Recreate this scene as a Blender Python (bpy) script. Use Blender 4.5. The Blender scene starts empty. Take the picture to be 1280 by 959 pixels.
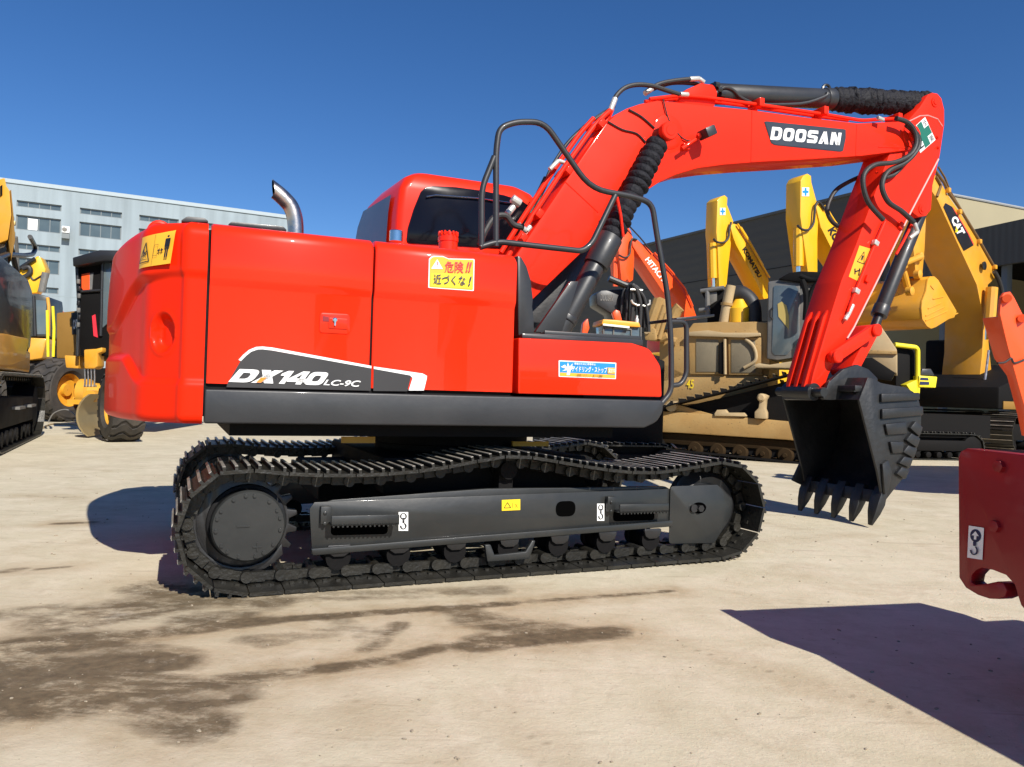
import bpy, bmesh, math, random
from mathutils import Vector, Matrix
random.seed(7)
R = math.radians
S = bpy.context.scene
COL = S.collection

# ------------------------------------------------------------------ camera, sky, sun, exposure
FPX, ROLL, PITCH, CAMH = 961.0, R(1.65), R(0.8), 1.17
_f = Vector((0, math.cos(PITCH), math.sin(PITCH)))
_u0 = Vector((0, -math.sin(PITCH), math.cos(PITCH)))
_r0 = Vector((1, 0, 0))
_r = _r0 * math.cos(ROLL) + _u0 * math.sin(ROLL)
_u = _u0 * math.cos(ROLL) - _r0 * math.sin(ROLL)
EYE = Vector((0, 0, CAMH))
cam = bpy.data.cameras.new('camera')
cam.sensor_width = 36.0
cam.lens = FPX / 1280.0 * 36.0
cam.clip_start, cam.clip_end = 0.05, 3000
cam_ob = bpy.data.objects.new('camera', cam)
COL.objects.link(cam_ob)
cam_ob.matrix_world = Matrix((( _r.x, _u.x, -_f.x, 0), (_r.y, _u.y, -_f.y, 0), (_r.z, _u.z, -_f.z, CAMH), (0, 0, 0, 1)))
S.camera = cam_ob

SUN_EL = R(37)
SUN_AZ = math.atan2(0.51, -0.86)          # compass angle from +Y towards +X
world = bpy.data.worlds.new('World')
S.world = world
world.use_nodes = True
nt = world.node_tree
bg = nt.nodes['Background']
sky = nt.nodes.new('ShaderNodeTexSky')
sky.sky_type = 'NISHITA'
sky.sun_disc = False
sky.sun_elevation = SUN_EL
sky.sun_rotation = SUN_AZ
sky.altitude = 1500
sky.air_density = 1.0
sky.dust_density = 0.1
sky.ozone_density = 4.0
hs = nt.nodes.new('ShaderNodeHueSaturation')
hs.inputs['Saturation'].default_value = 1.22
hs.inputs['Hue'].default_value = 0.507
nt.links.new(sky.outputs[0], hs.inputs['Color'])
nt.links.new(hs.outputs[0], bg.inputs[0])
bg.inputs[1].default_value = 0.080
sun = bpy.data.lights.new('sun', 'SUN')
sun.energy = 4.6
sun.angle = R(0.53)
sun.color = (1.0, 0.945, 0.86)
sun_ob = bpy.data.objects.new('sun', sun)
COL.objects.link(sun_ob)
sd = Vector((math.sin(SUN_AZ) * math.cos(SUN_EL), math.cos(SUN_AZ) * math.cos(SUN_EL), math.sin(SUN_EL)))
sun_ob.rotation_euler = sd.to_track_quat('Z', 'Y').to_euler()
S.view_settings.view_transform = 'Standard'
S.view_settings.look = 'None'
S.view_settings.exposure = 0.52
S.view_settings.gamma = 1
S.view_settings.use_curve_mapping = False
S.cycles.max_bounces = 6

# ------------------------------------------------------------------ materials
MATS = {}
def mat(name, col, rough=0.5, metal=0.0, coat=0.0, var=0.08, scale=3.0, bump=0.0, bscale=40.0, dust=0.0,
        dustcol=(0.36, 0.29, 0.20), dscale=2.5, spec=0.5, trans=0.0, cr=0.08, pits=0.0):
    if name in MATS: return MATS[name]
    m = bpy.data.materials.new(name); m.use_nodes = True
    n, l = m.node_tree.nodes, m.node_tree.links
    p = n['Principled BSDF']
    tc = n.new('ShaderNodeTexCoord')
    nz = n.new('ShaderNodeTexNoise'); nz.inputs['Scale'].default_value = scale; nz.inputs['Detail'].default_value = 6
    l.new(tc.outputs['Object'], nz.inputs['Vector'])
    a = tuple(c * (1 - var) for c in col) + (1,); b = tuple(min(1, c * (1 + var)) for c in col) + (1,)
    mx = n.new('ShaderNodeMix'); mx.data_type = 'RGBA'
    mx.inputs[6].default_value = a; mx.inputs[7].default_value = b
    l.new(nz.outputs[0], mx.inputs[0])
    out = mx.outputs[2]
    if dust > 0:
        dz = n.new('ShaderNodeTexNoise'); dz.inputs['Scale'].default_value = dscale; dz.inputs['Detail'].default_value = 9
        dz.inputs['Roughness'].default_value = 0.65
        l.new(tc.outputs['Object'], dz.inputs['Vector'])
        mr = n.new('ShaderNodeMapRange'); mr.inputs[1].default_value = 0.42; mr.inputs[2].default_value = 0.72
        mr.inputs[3].default_value = 0; mr.inputs[4].default_value = dust
        l.new(dz.outputs[0], mr.inputs[0])
        m2 = n.new('ShaderNodeMix'); m2.data_type = 'RGBA'
        l.new(mr.outputs[0], m2.inputs[0]); l.new(out, m2.inputs[6]); m2.inputs[7].default_value = dustcol + (1,)
        out = m2.outputs[2]
    if pits > 0:
        vz = n.new('ShaderNodeTexNoise'); vz.inputs['Scale'].default_value = 26; vz.inputs['Detail'].default_value = 4
        l.new(tc.outputs['Object'], vz.inputs['Vector'])
        mr3 = n.new('ShaderNodeMapRange'); mr3.inputs[1].default_value = 0.66; mr3.inputs[2].default_value = 0.72
        mr3.inputs[4].default_value = pits
        l.new(vz.outputs[0], mr3.inputs[0])
        m3 = n.new('ShaderNodeMix'); m3.data_type = 'RGBA'
        l.new(mr3.outputs[0], m3.inputs[0]); l.new(out, m3.inputs[6]); m3.inputs[7].default_value = (0.05, 0.035, 0.02, 1)
        out = m3.outputs[2]
    l.new(out, p.inputs['Base Color'])
    rz = n.new('ShaderNodeMapRange'); rz.inputs[3].default_value = max(0.02, rough - 0.1); rz.inputs[4].default_value = min(1, rough + 0.12)
    l.new(nz.outputs[0], rz.inputs[0]); l.new(rz.outputs[0], p.inputs['Roughness'])
    p.inputs['Metallic'].default_value = metal
    p.inputs['Coat Weight'].default_value = coat
    p.inputs['Coat Roughness'].default_value = cr
    p.inputs['Specular IOR Level'].default_value = spec
    if trans: p.inputs['Transmission Weight'].default_value = trans
    if bump > 0:
        bz = n.new('ShaderNodeTexNoise'); bz.inputs['Scale'].default_value = bscale; bz.inputs['Detail'].default_value = 4
        l.new(tc.outputs['Object'], bz.inputs['Vector'])
        bp = n.new('ShaderNodeBump'); bp.inputs['Strength'].default_value = bump; bp.inputs['Distance'].default_value = 0.02
        l.new(bz.outputs[0], bp.inputs['Height']); l.new(bp.outputs[0], p.inputs['Normal'])
    MATS[name] = m
    return m

RED = mat('red_paint', (0.80, 0.024, 0.003), 0.36, coat=0.5, var=0.04, scale=1.5, bump=0.035, bscale=2.5, cr=0.03, spec=0.15)
REDC = mat('red_paint_tail', (0.74, 0.020, 0.003), 0.40, coat=0.12, var=0.04, scale=1.5, bump=0.03, bscale=2.5, cr=0.04, spec=0.05)
REDB = mat('red_paint_boom', (0.80, 0.025, 0.008), 0.5, coat=0.2, var=0.05, scale=2, bump=0.05, bscale=4.0, cr=0.08, spec=0.08)
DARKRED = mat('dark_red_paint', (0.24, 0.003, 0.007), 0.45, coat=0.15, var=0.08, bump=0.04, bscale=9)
GREY = mat('dark_grey_paint', (0.020, 0.021, 0.0235), 0.44, coat=0.12, var=0.12, bump=0.06, bscale=14, dust=0.10, dustcol=(0.10, 0.095, 0.09))
GREY2 = mat('undercarriage_paint', (0.016, 0.0175, 0.0175), 0.42, coat=0.2, var=0.18, bump=0.05, bscale=16, dust=0.15, dustcol=(0.07, 0.065, 0.055), dscale=5)
BLACK = mat('black_paint', (0.013, 0.013, 0.014), 0.42, coat=0.2, var=0.2, bump=0.08, bscale=30)
BLACKB = mat('bucket_black', (0.010, 0.0105, 0.0115), 0.48, coat=0.12, var=0.25, bump=0.25, bscale=18, dust=0.15, dustcol=(0.05, 0.05, 0.05), dscale=6)
TRACK = mat('track_steel', (0.017, 0.016, 0.013), 0.42, metal=0.2, var=0.3, bump=0.3, bscale=40, dust=0.4, dustcol=(0.050, 0.044, 0.031), dscale=7)
GROUSER = mat('worn_steel', (0.42, 0.385, 0.33), 0.36, metal=0.3, var=0.35, scale=12, bump=0.2, bscale=50, dust=0.75, dustcol=(0.03, 0.027, 0.022), dscale=6)
RUBBER = mat('rubber_hose', (0.022, 0.021, 0.021), 0.55, var=0.2, bump=0.1, bscale=60)
TYRE = mat('tyre_rubber', (0.035, 0.031, 0.027), 0.75, var=0.25, bump=0.2, bscale=30, dust=0.5, dustcol=(0.12, 0.095, 0.07))
CHROME = mat('chrome', (0.78, 0.76, 0.72), 0.14, metal=1.0, var=0.05, bump=0.05, bscale=8)
STEEL = mat('brushed_steel', (0.55, 0.50, 0.46), 0.30, metal=1.0, var=0.2, scale=14, bump=0.08, bscale=30, dust=0.35, dustcol=(0.30, 0.19, 0.15), dscale=5)
ZINC = mat('zinc_fitting', (0.55, 0.54, 0.50), 0.35, metal=0.4, var=0.1)
GLASS = mat('dark_glass', (0.004, 0.004, 0.007), 0.10, var=0.1, spec=0.25)
BOOT = mat('rod_boot_cloth', (0.008, 0.008, 0.012), 0.7, var=0.3, bump=1.0, bscale=26, spec=0.3)
GLASSB = mat('grey_glass', (0.09, 0.12, 0.135), 0.10, var=0.25, scale=1.2, spec=0.9, dust=0.3, dustcol=(0.2, 0.2, 0.17))
WHITE = mat('white_vinyl', (0.80, 0.80, 0.78), 0.4, var=0.03)
YELV = mat('yellow_vinyl', (0.80, 0.42, 0.03), 0.4, var=0.06)
YELS = mat('bright_yellow_vinyl', (0.85, 0.62, 0.02), 0.4, var=0.05)
BLKV = mat('black_vinyl', (0.012, 0.012, 0.014), 0.4, var=0.05)
GRYV = mat('charcoal_vinyl', (0.032, 0.030, 0.030), 0.4, var=0.05)
SLTV = mat('slate_vinyl', (0.030, 0.038, 0.052), 0.4, var=0.05)
REDV = mat('red_vinyl', (0.75, 0.03, 0.05), 0.4, var=0.05)
BLUV = mat('blue_vinyl', (0.02, 0.25, 0.62), 0.4, var=0.06)
NAVV = mat('navy_vinyl', (0.012, 0.018, 0.07), 0.4, var=0.05)
GRNV = mat('green_vinyl', (0.012, 0.14, 0.095), 0.4, var=0.05)
ORGV = mat('orange_vinyl', (0.85, 0.25, 0.02), 0.4, var=0.05)
KYEL = mat('lemon_yellow_paint', (0.80, 0.43, 0.008), 0.42, coat=0.3, var=0.07, bump=0.05, bscale=8)
CYEL = mat('ochre_yellow_paint', (0.68, 0.32, 0.022), 0.45, coat=0.2, var=0.1, bump=0.06, bscale=8, dust=0.15)
BYEL = mat('vivid_yellow_paint', (0.85, 0.70, 0.02), 0.4, coat=0.3, var=0.05)
ORNG = mat('orange_paint', (0.84, 0.085, 0.010), 0.42, coat=0.3, var=0.07, bump=0.05, bscale=8)
TAN = mat('dusty_tan_paint', (0.36, 0.215, 0.070), 0.7, var=0.25, scale=2.2, bump=0.15, bscale=20, dust=0.6, dustcol=(0.39, 0.265, 0.105), pits=0.85)
TANP = mat('pale_dusty_paint', (0.44, 0.33, 0.18), 0.75, var=0.2, scale=2.2, bump=0.12, bscale=20, dust=0.5, dustcol=(0.36, 0.25, 0.12), pits=0.25)
MESHM = mat('dusty_grille', (0.20, 0.165, 0.105), 0.8, var=0.2, scale=4, bump=0.5, bscale=140)
CABG = mat('faded_grey_paint', (0.13, 0.13, 0.125), 0.55, var=0.25, bump=0.1, bscale=15, dust=0.3)
SHADE = mat('shade_black', (0.006, 0.0055, 0.0055), 0.7, var=0.3, bump=0.15, bscale=30, spec=0.15)  # near-black that stands in for deep shade under and inside machines
HOLE = mat('hole_black', (0.002, 0.002, 0.002), 0.9, spec=0.0)

# ------------------------------------------------------------------ mesh helpers
def NB(): return bmesh.new()

def roundpoly(pts, rad, seg=5):
    n = len(pts); out = []
    for i in range(n):
        p = Vector(pts[i]); r = rad[i] if isinstance(rad, (list, tuple)) else rad
        a = Vector(pts[i - 1]) - p; b = Vector(pts[(i + 1) % n]) - p
        if r <= 0 or a.length < 1e-6 or b.length < 1e-6: out.append(tuple(p)); continue
        ang = a.angle(b)
        if ang > 3.10: out.append(tuple(p)); continue
        d = min(r / math.tan(ang / 2), a.length * 0.48, b.length * 0.48)
        p0 = p + a.normalized() * d; p1 = p + b.normalized() * d
        for k in range(seg + 1):
            t = k / seg
            out.append(tuple(p0 * (1 - t) ** 2 + p * 2 * t * (1 - t) + p1 * t * t))
    return out

def prism(bm, pts, y0, y1, pts2=None):
    """polygon in (x,z) extruded along y"""
    pts2 = pts2 or pts
    A = [bm.verts.new((x, y0, z)) for x, z in pts]
    B = [bm.verts.new((x, y1, z)) for x, z in pts2]
    n = len(pts)
    fs = [bm.faces.new(A), bm.faces.new(B[::-1])]
    for i in range(n):
        fs.append(bm.faces.new((A[i], B[i], B[(i + 1) % n], A[(i + 1) % n])))
    return fs

def prismv(bm, P, off):
    """3D polygon P extruded by vector off"""
    A = [bm.verts.new(p) for p in P]; B = [bm.verts.new(Vector(p) + Vector(off)) for p in P]
    n = len(P)
    bm.faces.new(A); bm.faces.new(B[::-1])
    for i in range(n): bm.faces.new((A[i], B[i], B[(i + 1) % n], A[(i + 1) % n]))

def box(bm, x0, x1, y0, y1, z0, z1):
    prism(bm, [(x0, z0), (x1, z0), (x1, z1), (x0, z1)], y0, y1)

def obox(bm, c, sx, sy, sz, rot=None):
    M = Matrix.Translation(Vector(c)) @ (rot.to_4x4() if rot else Matrix()) @ Matrix.Diagonal((sx, sy, sz, 1))
    bmesh.ops.create_cube(bm, size=1, matrix=M)

def frame_of(d):
    d = d.normalized(); q = d.to_track_quat('Z', 'Y')
    return q @ Vector((1, 0, 0)), q @ Vector((0, 1, 0))

def lathe(bm, o, ax, prof, n=24, cap=True):
    """prof: list of (t along axis, radius)"""
    o = Vector(o); ax = Vector(ax).normalized(); a, b = frame_of(ax)
    rings = []
    for t, r in prof:
        c = o + ax * t
        rings.append([bm.verts.new(c + (a * math.cos(2 * math.pi * k / n) + b * math.sin(2 * math.pi * k / n)) * r) for k in range(n)])
    for i in range(len(rings) - 1):
        for k in range(n):
            bm.faces.new((rings[i][k], rings[i][(k + 1) % n], rings[i + 1][(k + 1) % n], rings[i + 1][k]))
    if cap:
        bm.faces.new(rings[0][::-1]); bm.faces.new(rings[-1])

def cyl(bm, p0, p1, r0, r1=None, n=20):
    p0, p1 = Vector(p0), Vector(p1)
    lathe(bm, p0, p1 - p0, [(0, r0), ((p1 - p0).length, r0 if r1 is None else r1)], n)

def catmull(P, sub=6):
    P = [Vector(p) for p in P]; out = []
    for i in range(len(P) - 1):
        p0 = P[max(i - 1, 0)]; p1 = P[i]; p2 = P[i + 1]; p3 = P[min(i + 2, len(P) - 1)]
        for k in range(sub):
            t = k / sub
            out.append(0.5 * ((2 * p1) + (p2 - p0) * t + (2 * p0 - 5 * p1 + 4 * p2 - p3) * t * t + (3 * p1 - p0 - 3 * p2 + p3) * t ** 3))
    out.append(P[-1]); return out

def fillet(P, r, seg=5):
    P = [Vector(p) for p in P]; out = [P[0]]
    for i in range(1, len(P) - 1):
        a = P[i - 1] - P[i]; b = P[i + 1] - P[i]
        d = min(r, a.length * 0.45, b.length * 0.45)
        p0 = P[i] + a.normalized() * d; p1 = P[i] + b.normalized() * d
        for k in range(seg + 1):
            t = k / seg
            out.append(p0 * (1 - t) ** 2 + P[i] * 2 * t * (1 - t) + p1 * t * t)
    out.append(P[-1]); return out

def tube(bm, P, r, n=10, smooth=0, fil=0):
    P = [Vector(p) for p in P]
    if smooth: P = catmull(P, smooth)
    if fil: P = fillet(P, fil)
    Q = [P[0]]
    for p in P[1:]:
        if (p - Q[-1]).length > 1e-4: Q.append(p)
    P = Q
    a = None; rings = []
    for i, p in enumerate(P):
        t = (P[min(i + 1, len(P) - 1)] - P[max(i - 1, 0)]).normalized()
        if a is None: a, b = frame_of(t)
        else:
            a = a - t * a.dot(t)
            if a.length < 1e-5: a, _ = frame_of(t)
            a.normalize()
        b = t.cross(a)
        rr = r[i] if isinstance(r, (list, tuple)) else r
        rings.append([bm.verts.new(p + (a * math.cos(2 * math.pi * k / n) + b * math.sin(2 * math.pi * k / n)) * rr) for k in range(n)])
    for i in range(len(rings) - 1):
        for k in range(n):
            bm.faces.new((rings[i][k], rings[i][(k + 1) % n], rings[i + 1][(k + 1) % n], rings[i + 1][k]))
    bm.faces.new(rings[0][::-1]); bm.faces.new(rings[-1])

LOOSE = {'weld_seam', 'pipe_clamp', 'pivot_boss', 'hose_fitting', 'link_boss', 'rail_foot', 'pin_heads', 'bucket_ear', 'side_wear_bar', 'heel_shroud', 'pipe_fitting', 'clamp_stub', 'hose_coupling', 'cover_bolts'}
def mk(name, parts, parent=None, bev=0.0, ang=32, seg=2, flat=False, label=None):
    if not isinstance(parts, list): parts = [parts]
    if len(parts) == 2 and isinstance(parts[0], bmesh.types.BMesh): parts = [(parts[0], parts[1])]
    me = bpy.data.meshes.new(name)
    tot = bmesh.new(); mats = []
    for bm, m in parts:
        bmesh.ops.recalc_face_normals(bm, faces=bm.faces)
        if bev > 0:
            es = [e for e in bm.edges if len(e.link_faces) == 2 and e.calc_face_angle(0) > R(30)]
            if es: bmesh.ops.bevel(bm, geom=es, offset=bev, offset_type='OFFSET', segments=seg, profile=0.5, affect='EDGES', clamp_overlap=True)
        if m not in mats: mats.append(m)
        k = mats.index(m)
        for f in bm.faces: f.material_index = k; f.smooth = not flat
        t = bpy.data.meshes.new('t'); bm.to_mesh(t); bm.free()
        tot.from_mesh(t); bpy.data.meshes.remove(t)
    if name in LOOSE:                                       # several pieces: each becomes an object of its own
        todo = set(tot.faces); groups = []
        while todo:
            st = [todo.pop()]; g_ = list(st)
            while st:
                f = st.pop()
                for e in f.edges:
                    for f2 in e.link_faces:
                        if f2 in todo: todo.remove(f2); st.append(f2); g_.append(f2)
            groups.append(g_)
        if len(groups) > 1:
            nm = {'pin_heads': 'pin_head', 'cover_bolts': 'cover_bolt'}.get(name, name); o = None
            for g_ in groups:
                t = bmesh.new(); vm = {}
                for f in g_:
                    nf = t.faces.new([vm.setdefault(v, None) or vm.__setitem__(v, t.verts.new(v.co)) or vm[v] for v in f.verts])
                    nf.material_index = f.material_index; nf.smooth = f.smooth
                m2 = bpy.data.meshes.new(nm); t.to_mesh(m2); t.free()
                for m in mats: m2.materials.append(m)
                if not flat: m2.set_sharp_from_angle(angle=R(ang))
                o = bpy.data.objects.new(nm, m2); COL.objects.link(o)
                if parent is not None: o.parent = parent
            tot.free(); bpy.data.meshes.remove(me)
            return o
    tot.to_mesh(me); tot.free()
    for m in mats: me.materials.append(m)
    if not flat: me.set_sharp_from_angle(angle=R(ang))
    o = bpy.data.objects.new(name, me); COL.objects.link(o)
    if parent is not None: o.parent = parent
    if label: o['label'] = label
    return o

def tag(o, label=None, cat=None, group=None, kind=None):
    if label: o['label'] = label
    if cat: o['category'] = cat
    if group: o['group'] = group
    if kind: o['kind'] = kind
    return o

def thing(name, label, cat, loc=(0, 0, 0), yaw=0.0, group=None):
    o = bpy.data.objects.new(name, None); COL.objects.link(o)
    o.location = loc; o.rotation_euler = (0, 0, yaw); o.empty_display_size = 0.3
    return tag(o, label, cat, group)

# where a pixel of the 1280x959 photo meets a real plane (used to measure the place)
def ray(px, py): return _f + _r * ((px - 640) / FPX) - _u * ((py - 479.5) / FPX)
def ground(px, py, z=0.0):
    d = ray(px, py); return EYE + d * ((z - CAMH) / d.z)
def at_depth(px, py, D):
    d = ray(px, py); return EYE + d * (D / d.y)

class Frame:
    """a machine's own axes: x forward, y to its left, z up"""
    def __init__(s, x, y, yaw):
        s.o = Vector((x, y, 0)); s.yaw = yaw
        s.ex = Vector((math.cos(yaw), math.sin(yaw), 0)); s.ey = Vector((-math.sin(yaw), math.cos(yaw), 0))
    def loc(s, w):
        w = w - s.o; return Vector((w.dot(s.ex), w.dot(s.ey), w.z))
    def p3(s, px, py, yl):
        d = ray(px, py); t = (yl - (EYE - s.o).dot(s.ey)) / d.dot(s.ey)
        return s.loc(EYE + d * t)
    def xz(s, px, py, yl):
        p = s.p3(px, py, yl); return (p.x, p.z)
    def poly(s, P, yl): return [s.xz(a, b, yl) for a, b in P]
    def line(s, P, yl): return [s.p3(a[0], a[1], a[2] if len(a) > 2 else yl) for a in P]

# lettering -> flat triangles in a unit box
_tc = {}
def text_mesh(body, shear=0.0, bold=0.0):
    k = (body, shear, bold)
    if k not in _tc:
        c = bpy.data.curves.new('lettering', 'FONT'); c.body = body; c.shear = shear; c.offset = bold; c.resolution_u = 4
        o = bpy.data.objects.new('lettering', c); COL.objects.link(o)
        dg = bpy.context.evaluated_depsgraph_get(); dg.update()
        m = bpy.data.meshes.new_from_object(o.evaluated_get(dg))
        V = [tuple(v.co[:2]) for v in m.vertices]; Fc = [tuple(p.vertices) for p in m.polygons]
        bpy.data.meshes.remove(m); bpy.data.objects.remove(o); bpy.data.curves.remove(c)
        xs = [v[0] for v in V]; ys = [v[1] for v in V]
        x0, x1, y0, y1 = min(xs), max(xs), min(ys), max(ys)
        _tc[k] = ([((x - x0) / (x1 - x0), (y - y0) / (y1 - y0)) for x, y in V], Fc)
    return _tc[k]

def circ(u, v, ru, rv, n=20, a0=0, a1=2 * math.pi):
    return [(u + ru * math.cos(a0 + (a1 - a0) * k / n), v + rv * math.sin(a0 + (a1 - a0) * k / n)) for k in range(n if a1 - a0 > 6.2 else n + 1)]
def ring(u, v, ru, rv, w, a0=0, a1=2 * math.pi, n=20):
    o = [(u + ru * math.cos(a0 + (a1 - a0) * k / n), v + rv * math.sin(a0 + (a1 - a0) * k / n)) for k in range(n + 1)]
    i = [(u + (ru - w * ru / rv if ru > rv else ru - w) * math.cos(a0 + (a1 - a0) * k / n), v + (rv - w * rv / ru) * math.sin(a0 + (a1 - a0) * k / n)) for k in range(n + 1)]
    return [(o[k], o[k + 1], i[k + 1], i[k]) for k in range(n)]
def bar(a, b, w, asp=1.0):
    """thin rectangle from a to b; asp = width/height of the sticker"""
    dx, dy = (b[0] - a[0]) * asp, b[1] - a[1]; L = math.hypot(dx, dy) or 1
    nx, ny = -dy / L * w / asp, dx / L * w
    return [(a[0] + nx, a[1] + ny), (b[0] + nx, b[1] + ny), (b[0] - nx, b[1] - ny), (a[0] - nx, a[1] - ny)]

def decal(name, quad, items, parent, lift=0.004, label=None):
    """quad: TL,TR,BR,BL in 3D; items drawn one above the other, each 1.5 mm proud of the last"""
    TL, TR, BR, BL = [Vector(q) for q in quad]
    nrm = (TR - TL).cross(TL - BL).normalized()
    def M(u, v, h): return (BL * (1 - u) + BR * u) * (1 - v) + (TL * (1 - u) + TR * u) * v + nrm * h
    parts = []; h = lift
    for it in items:
        bm = NB()
        if it[0] == 'poly':
            for P in (it[1] if isinstance(it[1][0][0], (tuple, list)) else [it[1]]):
                bm.faces.new([bm.verts.new(M(u, v, h)) for u, v in P])
        else:
            _, body, (u0, v0, u1, v1), _m, sh, bo = it
            V, Fc = text_mesh(body, sh, bo)
            vs = [bm.verts.new(M(u0 + (u1 - u0) * a, v0 + (v1 - v0) * b, h)) for a, b in V]
            for f in Fc:
                try: bm.faces.new([vs[i] for i in f])
                except ValueError: pass
        for f in bm.faces:
            f.normal_update()
        parts.append((bm, it[2] if it[0] == 'poly' else it[3])); h += 0.0015
    return mk(name, parts, parent, flat=True, label=label)

SQ = [(0, 0), (1, 0), (1, 1), (0, 1)]
def rsq(r, asp=1.0, m=0.0):
    return roundpoly([(m, m * asp), (1 - m, m * asp), (1 - m, 1 - m * asp), (m, 1 - m * asp)], r, 3)

def warn_triangle(u, v, w, h, asp=1.0, fill=None, t=0.03):
    P = [(u - w / 2, v), (u + w / 2, v), (u, v + h)]
    return [bar(P[i], P[(i + 1) % 3], t, asp) for i in range(3)]

# ================================================================== GROUND
def build_ground():
    def axis(lo, hi, step, far):
        a = []; x = lo
        while x <= hi + 1e-6: a.append(x); x += step
        e = []; d = step; x = hi
        while x < far: d *= 1.6; x += d; e.append(x)
        b = []; d = step; x = lo
        while x > -far: d *= 1.6; x -= d; b.append(x)
        return b[::-1] + a + e
    xs = axis(-5.5, 4.5, 0.05, 900); ys = axis(1.4, 8, 0.05, 900)
    bm = NB(); lay = bm.verts.layers.float_color.new('stain')
    segs = []   # tyre marks and spilt dirt: (a, b, half width, strength)
    def sg(a, b, w, s): segs.append((ground(*a), ground(*b), w, s))
    sg((-60, 818), (120, 800), .13, 1.0); sg((120, 800), (330, 776), .07, 1.0); sg((330, 776), (640, 754), .045, 1.0); sg((640, 754), (840, 739), .03, .85)
    sg((-80, 893), (110, 873), .15, 1.0); sg((110, 873), (330, 846), .07, .95); sg((330, 846), (480, 827), .05, .95); sg((480, 827), (600, 797), .05, .85); sg((590, 806), (765, 790), .085, 1.0); sg((600, 775), (690, 790), .13, .8)
    sg((-80, 850), (200, 828), .15, .9); sg((-60, 834), (60, 828), .08, .9); sg((-80, 866), (160, 850), .10, .85); sg((150, 800), (200, 850), .13, .7)
    sg((190, 735), (330, 752), .16, .75); sg((90, 775), (240, 748), .20, .8); sg((-20, 770), (60, 762), .10, .6); sg((230, 775), (300, 768), .10, .7)
    sg((180, 880), (250, 908), .12, .85); sg((262, 880), (302, 874), .03, 1.0); sg((200, 858), (300, 868), .09, .6)
    sg((330, 748), (620, 738), .10, .6); sg((460, 812), (500, 780), .05, .75); sg((560, 762), (690, 792), .09, .65); sg((330, 806), (345, 803), .05, .8)
    sg((0, 715), (25, 712), .05, .7); sg((70, 655), (115, 653), .05, .8); sg((30, 620), (90, 622), .05, .5); sg((50, 712), (90, 708), .03, .7)
    sg((420, 772), (470, 802), .07, .5); sg((1140, 630), (1190, 615), .06, .3); sg((310, 800), (420, 790), .07, .6); sg((620, 700), (1080, 668), .015, .4); sg((600, 880), (760, 980), .012, .45); sg((420, 860), (560, 960), .010, .4); sg((830, 800), (1180, 905), .012, .5)
    V = {}
    for i, x in enumerate(xs):
        for j, y in enumerate(ys):
            v = bm.verts.new((x, y, 0)); V[i, j] = v
            s = 0; s2 = 0
            if -7 < x < 6 and 0.5 < y < 10:
                p = Vector((x, y, 0))
                for a, b, w, st in segs:
                    d = b - a; t = max(0, min(1, (p - a).dot(d) / d.length_squared)); q = (p - a - d * t).length
                    s = max(s, st * max(0, min(1, 1.75 - q / w))); s2 = max(s2, st * max(0, min(1, 1.5 - q / (w * 1.6 + .10))))
            v[lay] = (s, s2, 0, 1)
    for i in range(len(xs) - 1):
        for j in range(len(ys) - 1):
            bm.faces.new((V[i, j], V[i + 1, j], V[i + 1, j + 1], V[i, j + 1]))
    m = bpy.data.materials.new('dusty_concrete'); m.use_nodes = True
    n, l = m.node_tree.nodes, m.node_tree.links; p = n['Principled BSDF']
    tc = n.new('ShaderNodeTexCoord')
    def noise(scale, detail=8, rough=.6, vec=None, dist=0):
        z = n.new('ShaderNodeTexNoise'); z.inputs['Scale'].default_value = scale; z.inputs['Detail'].default_value = detail
        z.inputs['Roughness'].default_value = rough; z.inputs['Distortion'].default_value = dist
        l.new(vec or tc.outputs['Object'], z.inputs['Vector']); return z.outputs[0]
    def rng(x, a, b, c, d):
        r = n.new('ShaderNodeMapRange'); l.new(x, r.inputs[0])
        for k, v in zip((1, 2, 3, 4), (a, b, c, d)): r.inputs[k].default_value = v
        return r.outputs[0]
    def mix(f, a, b):
        x = n.new('ShaderNodeMix'); x.data_type = 'RGBA'
        if isinstance(f, float): x.inputs[0].default_value = f
        else: l.new(f, x.inputs[0])
        for k, v in ((6, a), (7, b)):
            if isinstance(v, tuple): x.inputs[k].default_value = v + (1,)
            else: l.new(v, x.inputs[k])
        return x.outputs[2]
    def mth(op, a, b):
        x = n.new('ShaderNodeMath'); x.operation = op
        for k, v in enumerate((a, b)):
            if isinstance(v, (int, float)): x.inputs[k].default_value = v
            else: l.new(v, x.inputs[k])
        return x.outputs[0]
    mp = n.new('ShaderNodeMapping'); mp.inputs['Rotation'].default_value = (0, 0, R(-22)); mp.inputs['Scale'].default_value = (0.16, 1.6, 1)
    l.new(tc.outputs['Object'], mp.inputs['Vector'])
    mp2 = n.new('ShaderNodeMapping'); mp2.inputs['Rotation'].default_value = (0, 0, R(48)); mp2.inputs['Scale'].default_value = (0.10, 1.5, 1)
    l.new(tc.outputs['Object'], mp2.inputs['Vector'])
    c = mix(rng(noise(.55, 5), .3, .7, 0, 1), (0.485, 0.425, 0.292), (0.60, 0.54, 0.39))
    c = mix(rng(noise(2.6, 10, .76), .42, .70, 0, .75), c, (0.68, 0.60, 0.46))
    c = mix(rng(noise(1.5, 10, .74, None, 0.8), .50, .70, 0, .40), c, (0.36, 0.265, 0.155))
    c = mix(rng(noise(8, 10, .8), .52, .70, 0, .38), c, (0.34, 0.27, 0.185))
    c = mix(rng(noise(2.6, 9, .7, mp.outputs[0], 0.6), .56, .74, 0, .25), c, (0.33, 0.25, 0.165))
    c = mix(rng(noise(9, 9, .62, mp2.outputs[0], .4), .61, .66, 0, .35), c, (0.31, 0.24, 0.16))
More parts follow.
